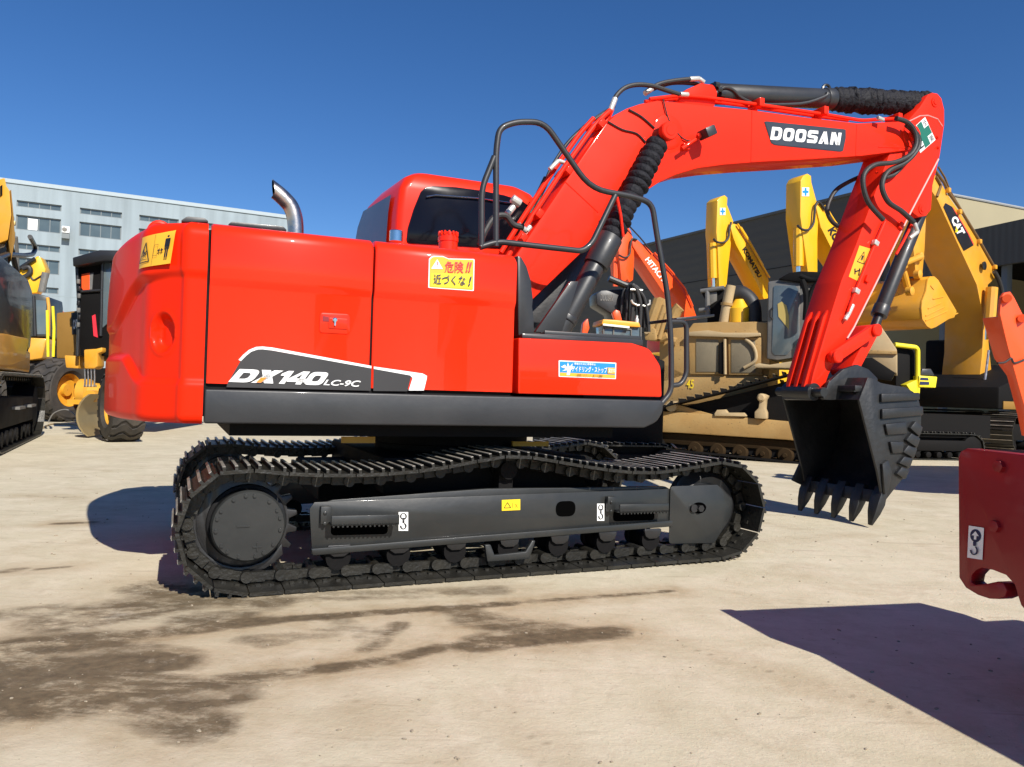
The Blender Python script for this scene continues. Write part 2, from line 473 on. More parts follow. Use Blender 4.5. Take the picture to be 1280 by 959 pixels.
    c = mix(rng(noise(5, 9, .62, mp.outputs[0], .4), .64, .68, 0, .35), c, (0.30, 0.235, 0.16))
    c = mix(rng(noise(60, 3, .6), .66, .72, 0, .55), c, (0.17, 0.13, 0.085))
    c = mix(rng(noise(38, 4, .7), .66, .74, 0, .6), c, (0.74, 0.68, 0.58))
    mp3 = n.new('ShaderNodeMapping'); mp3.inputs['Rotation'].default_value = (0, 0, R(-24)); mp3.inputs['Scale'].default_value = (0.55, 1.5, 1)
    l.new(tc.outputs['Object'], mp3.inputs['Vector'])
    at0 = n.new('ShaderNodeAttribute'); at0.attribute_name = 'stain'
    at = n.new('ShaderNodeSeparateColor'); l.new(at0.outputs['Color'], at.inputs[0])
    c = mix(mth('MULTIPLY', at.outputs[1], rng(noise(1.8, 10, .75, None, .6), .30, .62, .15, .95)), c, mix(rng(noise(5, 9, .75), .35, .65, 0, 1), (0.30, 0.215, 0.115), (0.47, 0.37, 0.235)))
    st = mth('MULTIPLY', at.outputs[0], rng(noise(2.6, 10, .74, mp3.outputs[0], .5), .36, .54, .42, 1.0))
    st = mth('ADD', st, mth('MULTIPLY', at.outputs[0], rng(noise(9, 10, .75), .35, .65, -.35, .35)))
    st = rng(st, .24, .80, 0, .93)
    c = mix(st, c, mix(rng(noise(18, 6, .6), .35, .65, 0, 1), (0.070, 0.050, 0.028), (0.15, 0.11, 0.062)))
    # chalky patch inside the dirt
    c = mix(mth('MULTIPLY', at.outputs[0], rng(noise(2.2, 9, .75), .60, .72, 0, .7)), c, (0.56, 0.50, 0.39))
    l.new(c, p.inputs['Base Color']); p.inputs['Roughness'].default_value = 0.88; p.inputs['Specular IOR Level'].default_value = 0.25
    hb = mth('ADD', mth('MULTIPLY', noise(60, 6, .7), .5), mth('MULTIPLY', noise(9, 9, .75), 1.0))
    bp = n.new('ShaderNodeBump'); bp.inputs['Strength'].default_value = .38; bp.inputs['Distance'].default_value = .02
    l.new(hb, bp.inputs['Height']); l.new(bp.outputs[0], p.inputs['Normal'])
    o = mk('ground', bm, None) if False else mk('ground', [(bm, m)], None, flat=True)
    tag(o, 'sunlit pale concrete yard with dark dirt streaks and dust', kind='structure')
build_ground()
def build_grit():
    bm = NB()
    for k in range(1100):
        d = 1.6 + 9 * random.random() ** 1.6; x = (random.random() - .5) * 1.5 * d
        if abs(x * .917 + d * .4 - 1.9) < 2.0 and 4.2 < d < 7 and random.random() < .5: continue
        r_ = random.choice((.0015, .002, .003, .004, .006)) * min(1.6, .5 + d / 6) * random.uniform(.7, 1.2)
        M = Matrix.Translation((x, d, r_ * .3)) @ Matrix.Rotation(random.uniform(0, 6.28), 4, 'Z') @ Matrix.Diagonal((r_ * random.uniform(.8, 2.0), r_, r_ * .6, 1))
        bmesh.ops.create_icosphere(bm, subdivisions=1, radius=1, matrix=M)
    tag(mk('grit', [(bm, mat('grit_stone', (.30, .25, .18), .9, var=.7, scale=.9))], None, flat=True), 'small stones and crumbs of dirt scattered over the concrete yard', 'grit', kind='stuff')
build_grit()

# ================================================================== generic machine pieces
def resample(loop, n):
    L = [0]
    for i in range(len(loop)):
        a, b = Vector(loop[i]), Vector(loop[(i + 1) % len(loop)]); L.append(L[-1] + (b - a).length)
    tot = L[-1]; out = []; j = 0
    for k in range(n):
        d = tot * k / n
        while L[j + 1] < d: j += 1
        a, b = Vector(loop[j]), Vector(loop[(j + 1) % len(loop)])
        t = (d - L[j]) / (L[j + 1] - L[j]); p = a * (1 - t) + b * t
        out.append((p, (b - a).normalized()))
    return out, tot

def track_meshes(loop, n, y0, y1, thick=0.020, ghigh=0.024, gn=3, links=True, bend=0.0):
    """loop: closed (x,z) polyline of the plates' inner face, anticlockwise seen with x right, z up"""
    P, tot = resample(loop, n); pitch = tot / n
    pl, gr, ch = NB(), NB(), NB(); yc = (y0 + y1) / 2
    for k in range(n):
        a = P[k][0]; b = P[(k + 1) % n][0]; c = (a + b) / 2; d = (b - a); L = d.length; d.normalize(); nr = Vector((d.y, -d.x))
        rot = Matrix(((d.x, 0, nr.x), (0, 1, 0), (d.y, 0, nr.y)))
        def put(bm, u, v, sx, sz, ya, yb):
            q = c + d * u + nr * v
            obox(bm, (q.x, (ya + yb) / 2, q.y), sx, yb - ya, sz, rot)
        put(pl, 0, thick / 2, L * 0.965, thick, y0, y1)
        for g in range(gn):
            u = (g - (gn - 1) / 2) * L * 0.36 if gn > 1 else -L * .4
            put(pl, u, thick + ghigh / 2 - .003, 0.016, ghigh, y0 + 0.004, y1 - 0.004); put(gr, u, thick + ghigh - .0015, 0.0165, 0.005, y0 + 0.010, y1 - 0.010)
        if links:
            for s in (-1, 1):
                put(ch, -L * .22, -0.040, L * .50, 0.058, yc + s * .085 - .018, yc + s * .085 + .018)
                put(ch, L * .25, -0.038, L * .56, 0.050, yc + s * .062 - .016, yc + s * .062 + .016)
            q = c + d * (-L / 2) - nr * 0.045
            cyl(ch, (q.x, yc - .125, q.y), (q.x, yc + .125, q.y), 0.034, n=12)
            for s in (-1, 1):
                for uu in (-.2, .2):
                    q = c + d * (uu * L) - nr * 0.004
                    for yy in (yc + s * .16,):
                        obox(ch, (q.x, yy, q.y), .024, .03, .014, rot)
    return pl, gr, ch

def accordion(bm, a, b, r0, r1, k, n=20, jit=0.0):
    a, b = Vector(a), Vector(b); L = (b - a).length; prof = []
    for i in range(k):
        t = i / k
        j = 1 + random.uniform(-jit, jit)
        prof += [(L * t, r0), (L * (t + .35 / k), r1 * j), (L * (t + .65 / k), r1 * j)]
    prof.append((L, r0))
    lathe(bm, a, b - a, prof, n)

def hydraulic(par, a, b, split, rb, rr, mb, mr, name='cylinder'):
    """cylinder barrel from a to the split point, bright rod from there to b"""
    a, b = Vector(a), Vector(b); m = a.lerp(b, split)
    bm = NB(); cyl(bm, a, m, rb); d = (b - a).normalized(); cyl(bm, m - d * .05, m + d * .015, rb * 1.12)
    o = mk(name, [(bm, mb)], par, bev=.004)
    bm = NB(); cyl(bm, m, b, rr); mk('rod', [(bm, mr)], o)
    return o

def tyre_wheel(par, c, axis, rad, wid, lugs=22, rim_mat=CYEL, name='wheel', rim_r=.52):
    c = Vector(c); ax = Vector(axis).normalized(); a, b = frame_of(ax)
    w = NB(); h = wid / 2; q = rad
    lathe(w, c, ax, [(-h * .78, rim_r * q), (-h, q * .62), (-h, q * .86), (-h * .86, q * .955), (h * .86, q * .955), (h, q * .86), (h, q * .62), (h * .78, rim_r * q)], 48, cap=False)
    for k in range(lugs):
        t0 = 2 * math.pi * k / lugs
        for s in (0, 1):
            Q = []
            for i in range(5):
                y = (-h if s == 0 else 0) + (h) * i / 4
                t = t0 + .10 * math.sin(y / h * 5.0)
                Q.append((y, t))
            for i in range(4):
                (ya, ta), (yb, tb) = Q[i], Q[i + 1]; wd = math.pi / lugs * .62; vs = []
                def rr(y): return q * (1.0 if abs(y) < h * .88 else .965)
                for y, t in ((ya, ta - wd), (yb, tb - wd), (yb, tb + wd), (ya, ta + wd)):
                    e = a * math.cos(t) + b * math.sin(t)
                    vs.append((c + ax * y + e * q * .93, c + ax * y + e * rr(y)))
                A = [w.verts.new(v[0]) for v in vs]; B = [w.verts.new(v[1]) for v in vs]
                w.faces.new(B)
                for k2 in range(4): w.faces.new((A[k2], A[(k2 + 1) % 4], B[(k2 + 1) % 4], B[k2]))
    o = mk(name, [(w, TYRE)], par, ang=30)
    r = NB(); lathe(r, c, ax, [(-h * .8, rim_r * q), (-h * .7, rim_r * .93 * q), (-h * .35, rim_r * .86 * q), (-h * .3, rim_r * .4 * q), (-h * .6, rim_r * .36 * q), (-h * .6, .01)], 36, cap=False)
    lathe(r, c, ax, [(h * .8, rim_r * q), (h * .7, rim_r * .93 * q), (h * .35, rim_r * .86 * q), (h * .3, rim_r * .4 * q), (h * .6, rim_r * .36 * q), (h * .6, .01)], 36, cap=False)
    mk('rim', [(r, rim_mat)], o)
    return o

# ================================================================== THE RED EXCAVATOR
X = Frame(-0.489, 6.096, R(23.5))
def build_excavator():
    E = thing('tracked_excavator', 'glossy red tracked excavator with dark undercarriage and black bucket filling the foreground', 'excavator', X.o, X.yaw)
    Yn = -1.25
    # ---------------------------------------------------------- undercarriage
    top = X.poly([(279, 591), (325, 591), (370, 592.5), (415, 594.5), (460, 594), (505, 591), (545, 586.5), (580, 580), (617, 572.5), (647, 569), (680, 574), (725, 582), (765, 588), (800, 591.5), (830, 590.5), (865, 585), (900, 578)], -1.295)
    zs = {}
    sc, si = (-1.605, 0.372), (1.70, 0.372)
    loop = []
    for k in range(13):                                   # sprocket end, from bottom round the back to the top
        a = R(-95 - k * 14.2); loop.append((sc[0] + .347 * math.cos(a), sc[1] + .347 * math.sin(a)))
    up = [(x, z) for x, z in top if -1.56 < x < 1.66]
    loop += [(x, z - .012) for x, z in up]
    for k in range(13):
        a = R(88 - k * 14.6); loop.append((si[0] + .335 * math.cos(a), si[1] + .335 * math.sin(a)))
    loop += [(1.2, .034), (0.6, .028), (0, .028), (-.6, .028), (-1.2, .028)]
    pl_l = loop[::-1]                                     # travelling so that the plate's outside is the loop's outside
    def orient(lp):
        A = sum(lp[i][0] * lp[(i + 1) % len(lp)][1] - lp[(i + 1) % len(lp)][0] * lp[i][1] for i in range(len(lp)))
        return lp if A > 0 else lp[::-1]
    pl_l = orient(loop)
    for side in (0, 1):
        y0, y1 = (-1.295, -.695) if side == 0 else (.695, 1.295)
        yc = (y0 + y1) / 2; s = -1 if side == 0 else 1
        pl, gr, ch = track_meshes(pl_l, 46, y0, y1)
        tr = mk('track', [(pl, TRACK)], E, ang=25)
        mk('grouser_bars', [(gr, GROUSER)], tr, flat=True)
        mk('track_core', [(ch, TRACK)], tr, ang=25)
        yo = yc + s * .125                                # the frame's outer face
        fr = X.poly([(387, 636), (393, 628), (838, 611), (838, 657), (390, 693)], -1.12)
        b = NB(); prism(b, fr, yc - .12, yo)
        prism(b, [(-1.21, .47), (1.34, .51), (1.3, .53), (-.1, .545), (-1.1, .50)], yc - .10, yo - s * .07 if s > 0 else yo + .07)
        F1 = mk('track_frame', [(b, GREY2)], E, bev=.012)
        if side == 0:
            b = NB()                                      # flanges along the beam
            p = X.poly([(388, 685), (838, 650), (838, 657.5), (390, 693.5)], -1.12); prism(b, p, -1.15, -1.118)
            mk('flange', [(b, GREY2)], F1, bev=.006)
        nose = X.poly([(838, 608), (897, 606), (916, 626), (912, 648), (893, 679), (836, 680)], -1.13)
        b = NB(); prism(b, roundpoly(nose, .03), yc - .13, yo + s * .012); N1 = mk('idler_bracket', [(b, GREY2)], E, bev=.012)
        yf = yo + s * .012
        b = NB(); x, z = X.xz(873, 635, -1.13)
        Q = [(x + .068 * u, z + .042 * v) for u, v in circ(0, 0, 1, 1, 20)]
        prism(b, Q, yf - .002, yf + s * .002)
        mk('slot', [(b, HOLE)], N1)
        b = NB(); cyl(b, (x, yf, z), (x, yf + s * .035, z), .026, n=6); cyl(b, (x - .05, yf, z - .0), (x - .05, yf + s * .02, z), .03, n=12)
        mk('bolt', [(b, BLACK)], N1)
        # idler, sprocket, final drive
        b = NB(); lathe(b, (si[0], yc - .09, si[1]), (0, 1, 0), [(0, .22), (.03, .26), (.05, .28), (.06, .30), (.12, .30), (.13, .28), (.15, .26), (.18, .22)], 40)
        lathe(b, (si[0], yc - .12, si[1]), (0, 1, 0), [(0, .12), (.24, .12)], 24)
        mk('idler', [(b, BLACK)], E)
        b = NB(); P = []
        nt_ = 19
        for k in range(nt_):
            for q, rr in ((0, .262), (.18, .262), (.36, .312), (.62, .312), (.82, .262)):
                a = 2 * math.pi * (k + q) / nt_; P.append((sc[0] + rr * math.cos(a), sc[1] + rr * math.sin(a)))
        prism(b, P, yc - .03, yc + .03)
        SP = mk('sprocket', [(b, BLACK)], E, bev=.006)
        b = NB(); cx0, cz0 = (X.xz(311, 658, -1.17) if side == 0 else (sc[0], sc[1]))
        o = (cx0, yc - s * .1, cz0)
        lathe(b, o, (0, s, 0), [(0, .225), (.14, .225), (.15, .22), (.16, .204), (.235, .204)], 48)
        h_ = NB(); lathe(h_, (o[0], o[1] + s * .2355, o[2]), (0, s, 0), [(0, .204), (.028, .204), (.038, .194)], 48)
        D1 = mk('final_drive', [(b, BLACK)], E, ang=25); mk('cover_plate', [(h_, GREY2)], D1, ang=25)
        b = NB()
        for k in range(16):
            a = 2 * math.pi * (k + .3) / 16 + (.12 if k % 3 == 0 else 0)
            q = (cx0 + .176 * math.cos(a), yc + s * .174, cz0 + .176 * math.sin(a)); cyl(b, q, (q[0], q[1] + s * .012, q[2]), .011, n=6)
        for q in ((-.03, -.0, .07, .008), (0.05, -.12, .05, .008), (.05, -.12, .008, .05)):
            obox(b, (cx0 + q[0], yc + s * .176, cz0 + q[1]), q[2], .008, q[3])
        mk('cover_bolts', [(b, GREY2)], D1, ang=25)
        b = NB(); P = [(sc[0] + .30 * math.cos(R(a)), sc[1] + .30 * math.sin(R(a))) for a in range(140, 331, 12)] + [(sc[0] + .255 * math.cos(R(a)), sc[1] + .255 * math.sin(R(a))) for a in range(330, 139, -12)]
        prism(b, P, yc + s * .04, yc + s * .055); mk('guard_ring', [(b, BLACK)], E, bev=.004)
        # rollers with their saddle blocks
        for k in range(7):
            x = -1.06 + k * .372
            b = NB(); lathe(b, (x, yc - .12, .155), (0, 1, 0), [(0, .075), (.04, .075), (.045, .062), (.195, .062), (.2, .075), (.24, .075)], 22)
            q = mk('track_roller', [(b, SHADE)], E)
            b = NB(); P = roundpoly([(x - .075, .235), (x + .075, .235), (x + .06, .185), (x + .03, .165), (x - .03, .165), (x - .06, .185)], .012, 3)
            prism(b, P, yc + s * .125, yc + s * .145)
            mk('roller_saddle', [(b, BLACK)], q, bev=.005)
        b = NB(); x0, z0 = X.xz(634, 690, -1.15)
        P = [(x0 - .17, z0 + .06), (x0 - .15, z0 - .05), (x0 + .15, z0 - .05), (x0 + .19, z0 + .07), (x0 + .165, z0 + .07), (x0 + .12, z0 - .0), (x0 - .10, z0 - .01), (x0 - .13, z0 + .06)]
        prism(b, P, yc + s * .15, yc + s * .185); mk('chain_guide', [(b, GREY2)], E, bev=.006)
        b = NB(); lathe(b, (.05, yc - .11, .665), (0, 1, 0), [(0, .06), (.05, .06), (.06, .05), (.16, .05), (.17, .06), (.25, .06)], 20); box(b, 0, .1, yc - .06, yc + .04, .5, .66)
        mk('carrier_roller', [(b, SHADE)], E)
        # steps, oval hole, stickers on the near beam
        if side == 0:
            for (xa, xb, ya, yb) in ((410, 493, 636, 654), (764, 824, 625, 637)):
                p0 = X.p3(xa, (ya + yb) / 2, -1.12); p1 = X.p3(xb, (ya + yb) / 2 - 1.5, -1.12); h = .085
                b = NB(); zt = p0.z + h / 2; zm = p1.z + h / 2
                prism(b, [(p0.x, zt - h), (p1.x, zm - h), (p1.x, zm - h + .016), (p0.x, zt - h + .016)], -1.24, -1.118)
                prism(b, [(p0.x, zt - h), (p1.x, zm - h), (p1.x, zm - h + .06), (p0.x, zt - h + .06)], -1.24, -1.226)
                nT = 15
                for k in range(nT):
                    q = p0.lerp(p1, (k + .5) / nT); obox(b, (q.x, -1.233, q.z - h / 2 - .002), .012, .012, .016)
                ST = mk('foot_step', [(b, GREY2)], F1, bev=.003)
                b = NB(); prism(b, [(p0.x - .05, zt - h), (p0.x + .012, zt - h), (p0.x + .012, zt + .02), (p0.x - .05, zt + .02)], -1.16, -1.118)
                for q in (.012, -.05): cyl(b, (p0.x - .025, -1.16, zt - .03 + q), (p0.x - .025, -1.17, zt - .03 + q), .012, n=6)
                mk('step_bracket', [(b, GREY2)], F1, bev=.004)
                b = NB(); prism(b, roundpoly([(p0.x + .02, zt - h - .075), (p1.x - .04, zm - h - .075), (p1.x - .04, zm - h + .0), (p0.x + .02, zt - h + .0)], .025, 4), -1.1235, -1.118); mk('slot', [(b, HOLE)], F1)
            b = NB(); x, z = X.xz(707, 636, -1.12)
            prism(b, roundpoly([(x - .075, z - .052), (x + .075, z - .052), (x + .075, z + .052), (x - .075, z + .052)], .05, 6), -1.1225, -1.118); mk('oval_hole', [(b, HOLE)], F1)
            for (xa, ya, xb, yb) in ((498, 640, 510, 663.5), (746, 629.5, 755, 651)):
                quad = [X.p3(*q, -1.12) for q in ((xa, ya), (xb, ya), (xb, yb), (xa, yb))]
                decal('lifting_sticker', quad, [('poly', SQ, WHITE), ('poly', ring(.5, .77, .36, .18, .075), BLKV), ('poly', bar((.5, .58), (.5, .42), .05, .5), BLKV), ('poly', ring(.48, .26, .34, .17, .075, R(75), R(-190)), BLKV), ('poly', bar((.36, .66), (.64, .66), .035, .5), BLKV)], F1)
            quad = [X.p3(*q, -1.12) for q in ((627, 625), (650, 624), (650, 637.5), (627, 638.5))]
            decal('caution_sticker', quad, [('poly', SQ, YELS), ('poly', warn_triangle(.3, .25, .36, .5, 1.7, t=.03), BLKV), ('poly', [bar((.58, .25), (.58, .7), .02, 1.7), bar((.72, .25), (.85, .6), .02, 1.7), bar((.72, .6), (.85, .25), .02, 1.7)], ORGV)], F1)
    b = NB(); box(b, -.75, .75, -.9, .9, .50, .74); box(b, -1.1, -.6, -.55, .55, .42, .62); box(b, .6, 1.1, -.55, .55, .42, .62)
    prism(b, [(-.9, .40), (.9, .40), (.6, .70), (-.6, .70)], -.7, .7)
    CB = mk('car_body', [(b, SHADE)], E, bev=.02)
    b = NB(); lathe(b, (0, 0, .73), (0, 0, 1), [(0, .58), (.05, .58), (.06, .62), (.16, .62), (.17, .56), (.24, .56)], 48); mk('swing_ring', [(b, SHADE)], E)
    for (xa, ya, xb, yb) in ((427, 546, 469, 554), (641, 552, 686, 558)):
        quad = [X.p3(*q, -.62) for q in ((xa, ya), (xb, ya), (xb, yb), (xa, yb))]
        b = NB(); prism(b, [(q.x, q.z) for q in quad], -.62, -.60); k = mk('yellow_plate', [(b, YELV)], CB)
    # ---------------------------------------------------------- upper frame
    b = NB(); box(b, -1.83, 1.0, -1.18, 1.18, .985, 1.16); box(b, -1.7, .85, -1.08, 1.08, .885, .983)
    mk('revolving_frame', [(b, SHADE)], E)
    sk = X.poly([(255.5, 486), (400, 489.5), (830, 500.5), (829, 515), (821, 528), (806, 535), (254.5, 529.5)], Yn)
    b = NB(); prism(b, roundpoly(sk, [0, 0, .03, .1, .1, .05, 0], 5), -1.25, -1.19)
    mk('side_skirt', [(b, GREY)], E, bev=.012, seg=3)
    b = NB(); prism(b, [(x, z) for x, z in sk], 1.19, 1.25); mk('side_skirt', [(b, GREY)], E, bev=.012)
    # counterweight: a dense skin with its recessed band, rounded edges and pocket
    RT = 2.42
    plan = [(-1.852, -1.25), (-1.90, -1.25), (-1.945, -1.249), (-1.968, -1.243), (-1.985, -1.228), (-2.005, -1.20)]
    a0_ = math.atan2(1.17, 2.03)
    plan += [(-(RT - .055 * (1 - k / 9) ** 2 * 0 - .045 * (k / 9 < .02)) * math.cos(a0_ * (1 - k / 9)) + (.01 if k == 0 else 0), -RT * math.sin(a0_ * (1 - k / 9)) * .985) for k in range(1, 10)]
    plan = plan + [(x, -y) for x, y in plan[-2::-1]]
    PP = catmull([(x, y, 0) for x, y in plan], 8)
    L = [0]
    for i in range(1, len(PP)): L.append(L[-1] + (PP[i] - PP[i - 1]).length)
    NU, NV = 240, 110; pts = []; j = 0
    for k in range(NU):
        d = L[-1] * k / (NU - 1)
        while j < len(L) - 2 and L[j + 1] < d: j += 1
        t = (d - L[j]) / (L[j + 1] - L[j]); p = PP[j].lerp(PP[j + 1], t)
        tg = (PP[min(j + 2, len(PP) - 1)] - PP[max(j - 1, 0)]).normalized()
        pts.append((p, Vector((tg.y, -tg.x, 0)), d))
    for i, (p, nn, d) in enumerate(pts):
        if nn.dot(Vector((p.x + 1.2, p.y, 0))) < 0: pts[i] = (p, -nn, d)
    half = L[-1] / 2
    ss = lambda a, b, x: (lambda t: t * t * (3 - 2 * t))(max(0, min(1, (x - a) / (b - a))))
    px0 = X.p3(197, 418, -1.13); zb, zt = .958, 2.075
    ov_i = min(range(NU // 2), key=lambda i: (pts[i][0] - Vector((px0.x, px0.y, 0))).length)
    # the pocket sits where the photo shows it
    best = None
    for i in range(NU // 2):
        w = X.o + X.ex * pts[i][0].x + X.ey * pts[i][0].y + Vector((0, 0, 1.45)) - EYE
        q = 640 + FPX * w.dot(_r) / w.dot(_f)
        if best is None or abs(q - 199) < best[0]: best = (abs(q - 199), i)
    s_ov = pts[best[1]][2]; z_ov = 1.455
    b = NB(); G = []
    zlist = []
    for v in range(NV):
        zlist.append(zb + (zt - zb) * v / (NV - 1))
    rt, rb = .085, .05
    for p, nn, d in pts:
        row = []; s = min(d, L[-1] - d)
        zu = 1.765 - .02 * ss(.2, .4, s) - .26 * ss(.42, 1.0, s)            # upper edge of the recessed band
        zl = 1.165 + .135 * ss(.42, .72, s)
        dep = (.016 + .020 * ss(.12, .40, s)) * (1 - .55 * ss(.65, 1.2, s))
        for z in zlist:
            off = 0
            rec = ss(zl, zl + .045, z) * (1 - ss(zu - .01, zu + .035, z)); off += dep * rec
            off += .02 * ss(1.6, 2.1, z) * ss(.3, .6, s)
            if d < half:
                rr = math.hypot((d - s_ov) / .085, (z - z_ov) / .115)
                off += .05 * (1 - ss(.62, 1.0, rr)) - .006 * (ss(.9, 1.05, rr) * (1 - ss(1.05, 1.25, rr)))
            if z > zt - rt: q = (z - (zt - rt)) / rt; off += rt * (1 - math.sqrt(max(0, 1 - q * q)))
            if z < zb + rb: q = ((zb + rb) - z) / rb; off += rb * (1 - math.sqrt(max(0, 1 - q * q)))
            zz = z - .05 * ss(.35, 1.2, s) * ss(1.80, 2.08, z)
            row.append(b.verts.new((p.x - nn.x * off, p.y - nn.y * off, zz)))
        G.append(row)
    for i in range(NU - 1):
        for v in range(NV - 1): b.faces.new((G[i][v], G[i + 1][v], G[i + 1][v + 1], G[i][v + 1]))
    for v in (0, NV - 1):                                   # close top and bottom towards the seam line
        for i in range(NU // 2 - 1):
            k = NU - 1 - i; a = (G[i][v], G[i + 1][v], G[k - 1][v], G[k][v])
            if len(set(a)) == 4: b.faces.new(a)
    CW = mk('counterweight', [(b, REDC)], E, ang=60)
    b = NB(); p = X.p3(195, 279, -.93); c = Vector((p.x + .02, p.y, p.z - .02))
    Q = [(c.x + .11 * u, c.z + .115 * v) for u, v in ((-.9, -.6), (.9, -.6), (.95, .1), (.55, .8), (0, 1), (-.55, .8), (-.95, .1))]
    tube(b, [(c.x + .05 * math.cos(a), c.y, c.z - .035 + .055 * math.sin(a)) for a in [R(-30 + 240 * k / 14) for k in range(15)]], .019, 10)
    mk('lifting_eye', [(b, RED)], CW)
    def cwp(px, py):                                        # nearest point of the counterweight's skin behind a photo pixel
        bestd = None
        for i in range(NU // 2):
            for v in range(50, NV):
                c_ = G3[i][v]; w = X.o + X.ex * c_.x + X.ey * c_.y + Vector((0, 0, c_.z)) - EYE
                z_ = w.dot(_f); q = ((640 + FPX * w.dot(_r) / z_ - px) ** 2 + (479.5 - FPX * w.dot(_u) / z_ - py) ** 2)
                if bestd is None or q < bestd[0]: bestd = (q, c_)
        return Vector(bestd[1])
    me = CW.data; G3 = [[me.vertices[i * NV + v].co.copy() for v in range(NV)] for i in range(NU)]
    corner = [cwp(180, 298), cwp(221, 289), cwp(216.5, 330.5), cwp(175, 336.5)]
    STK = [('poly', [[(i_ / 24, j_ / 24), ((i_ + 1) / 24, j_ / 24), ((i_ + 1) / 24, (j_ + 1) / 24), (i_ / 24, (j_ + 1) / 24)] for i_ in range(24) for j_ in range(24)], YELV), ('poly', [bar((.47, .02), (.47, .98), .004, 1.1)], BLKV), ('poly', warn_triangle(.22, .16, .34, .62, 1.1, t=.014), BLKV), ('poly', [bar((.13, .24), (.33, .24), .008, 1.1), bar((.17, .34), (.29, .5), .016, 1.1), bar((.29, .36), (.2, .5), .014, 1.1), bar((.2, .42), (.2, .58), .016, 1.1)], BLKV),
           ('poly', [bar((.51, .30), (.51, .64), .004, 1.1), bar((.61, .30), (.61, .64), .004, 1.1), bar((.51, .30), (.61, .30), .005, 1.1), bar((.51, .64), (.61, .64), .005, 1.1)], BLKV),
           ('poly', [bar((.65, .44), (.75, .44), .013, 1.1), [(.62, .44), (.68, .37), (.68, .51)], [(.78, .44), (.72, .37), (.72, .51)]], BLKV),
           ('poly', [circ(.88, .83, .03, .035), roundpoly([(.81, .52), (.95, .52), (.95, .77), (.81, .77)], .02, 2), [(.835, .2), (.875, .2), (.875, .55), (.835, .55)], [(.885, .2), (.925, .2), (.925, .55), (.885, .55)]], BLKV)]
    # the sticker follows the curved skin: build it as a fine patch
    def wrapdecal(name, quad, items, parent):
        o = decal(name, quad, items, parent, lift=.0)
        bm = bmesh.new(); bm.from_mesh(o.data)
        bmesh.ops.triangulate(bm, faces=bm.faces); bmesh.ops.subdivide_edges(bm, edges=[e for e in bm.edges if e.calc_length() > .025], cuts=8, use_grid_fill=True)
        TL, TR, BR, BL = quad; nrm = (TR - TL).cross(TL - BL).normalized()
        from mathutils.bvhtree import BVHTree
        bv = BVHTree.FromPolygons([v.co.copy() for v in me.vertices], [tuple(p.vertices) for p in me.polygons])
        for v in bm.verts:
            h = (v.co - TL).dot(nrm); hit = bv.ray_cast(v.co + nrm * .3, -nrm, 1.0)
            if hit[0] is not None: nn_ = hit[1] if hit[1].dot(nrm) > 0 else -hit[1]; v.co = hit[0] + nn_ * (.007 + h * 1.6)
        bm.to_mesh(o.data); bm.free(); return o
    wrapdecal('keep_clear_sticker', corner, STK, CW)
    # engine side door, side panel: a pressed crease and a rolled top edge
    prof = [(Yn, 1.182), (Yn, 1.715), (-1.254, 1.727), (-1.268, 1.752), (-1.272, 1.768), (-1.272, 1.99), (-1.268, 2.018), (-1.254, 2.042), (-1.228, 2.062), (-1.185, 2.074), (-.9, 2.085)]
    def door(name, x0, x1, round_front=False):
        b = NB(); rows = []
        for x in (x0, x0 + .012, x1 - .012, x1):
            ins = .010 if x in (x0, x1) else 0
            rows.append([b.verts.new((x, y + ins * (1 if y < -1.2 else 0), z - (ins if z > 2.03 else 0))) for y, z in prof] + [b.verts.new((x, -.9, 1.182))])
        n = len(rows[0])
        for a in range(3):
            for k in range(n): b.faces.new((rows[a][k], rows[a + 1][k], rows[a + 1][(k + 1) % n], rows[a][(k + 1) % n]))
        b.faces.new(rows[0]); b.faces.new(rows[-1])
        return mk(name, [(b, RED)], E, ang=50)
    DR = door('engine_door', -1.838, -.938)
    PN = door('side_panel', -.924, -.004)
    b = NB(); box(b, -1.838, .0, -.9, 1.25, 1.18, 2.07); mk('engine_hood', [(b, RED)], E, bev=.05, seg=4)
    b = NB(); box(b, -1.86, -.01, -1.225, -.9, 1.0, 2.03); mk('inner_bulkhead', [(b, SHADE)], E)
    # latch
    p = X.poly([(400, 391), (437, 393), (437, 418), (399, 416)], -1.25)
    b = NB(); prism(b, roundpoly(p, .02), -1.256, -1.248); LT = mk('door_latch', [(b, RED)], DR, bev=.003)
    x0, z0 = X.xz(401, 395, -1.25); x1, z1 = X.xz(434, 414.5, -1.25)
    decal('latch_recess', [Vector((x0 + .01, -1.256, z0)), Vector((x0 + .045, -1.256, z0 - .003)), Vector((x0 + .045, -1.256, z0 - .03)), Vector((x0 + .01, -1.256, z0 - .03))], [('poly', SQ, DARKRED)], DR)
    b = NB(); prism(b, roundpoly([(x0 + .045, z1 + .012), (x1, z1 + .012), (x1, z0 - .008), (x0 + .045, z0 - .008)], .006), -1.263, -1.25); q = mk('latch_paddle', [(b, RED)], DR, bev=.003)
    b = NB(); xk, zk = X.xz(418, 400, -1.25); lathe(b, (xk, -1.262, zk), (0, -1, 0), [(0, .014), (.01, .014), (.014, .009)], 16); obox(b, (xk, -1.272, zk - .02), .008, .01, .03); mk('lock', [(b, CHROME)], DR)
    # model decal across the two panels
    def pxpoly(P): return [X.p3(a, c_, Yn) for a, c_ in P]
    def flat(name, layers, parent, y=Yn):
        parts = []; h = .004
        for P, m in layers:
            bm = NB(); bm.faces.new([bm.verts.new((q.x, y - h, q.z)) for q in P]); parts.append((bm, m)); h += .0015
        return mk(name, parts, parent, flat=True)
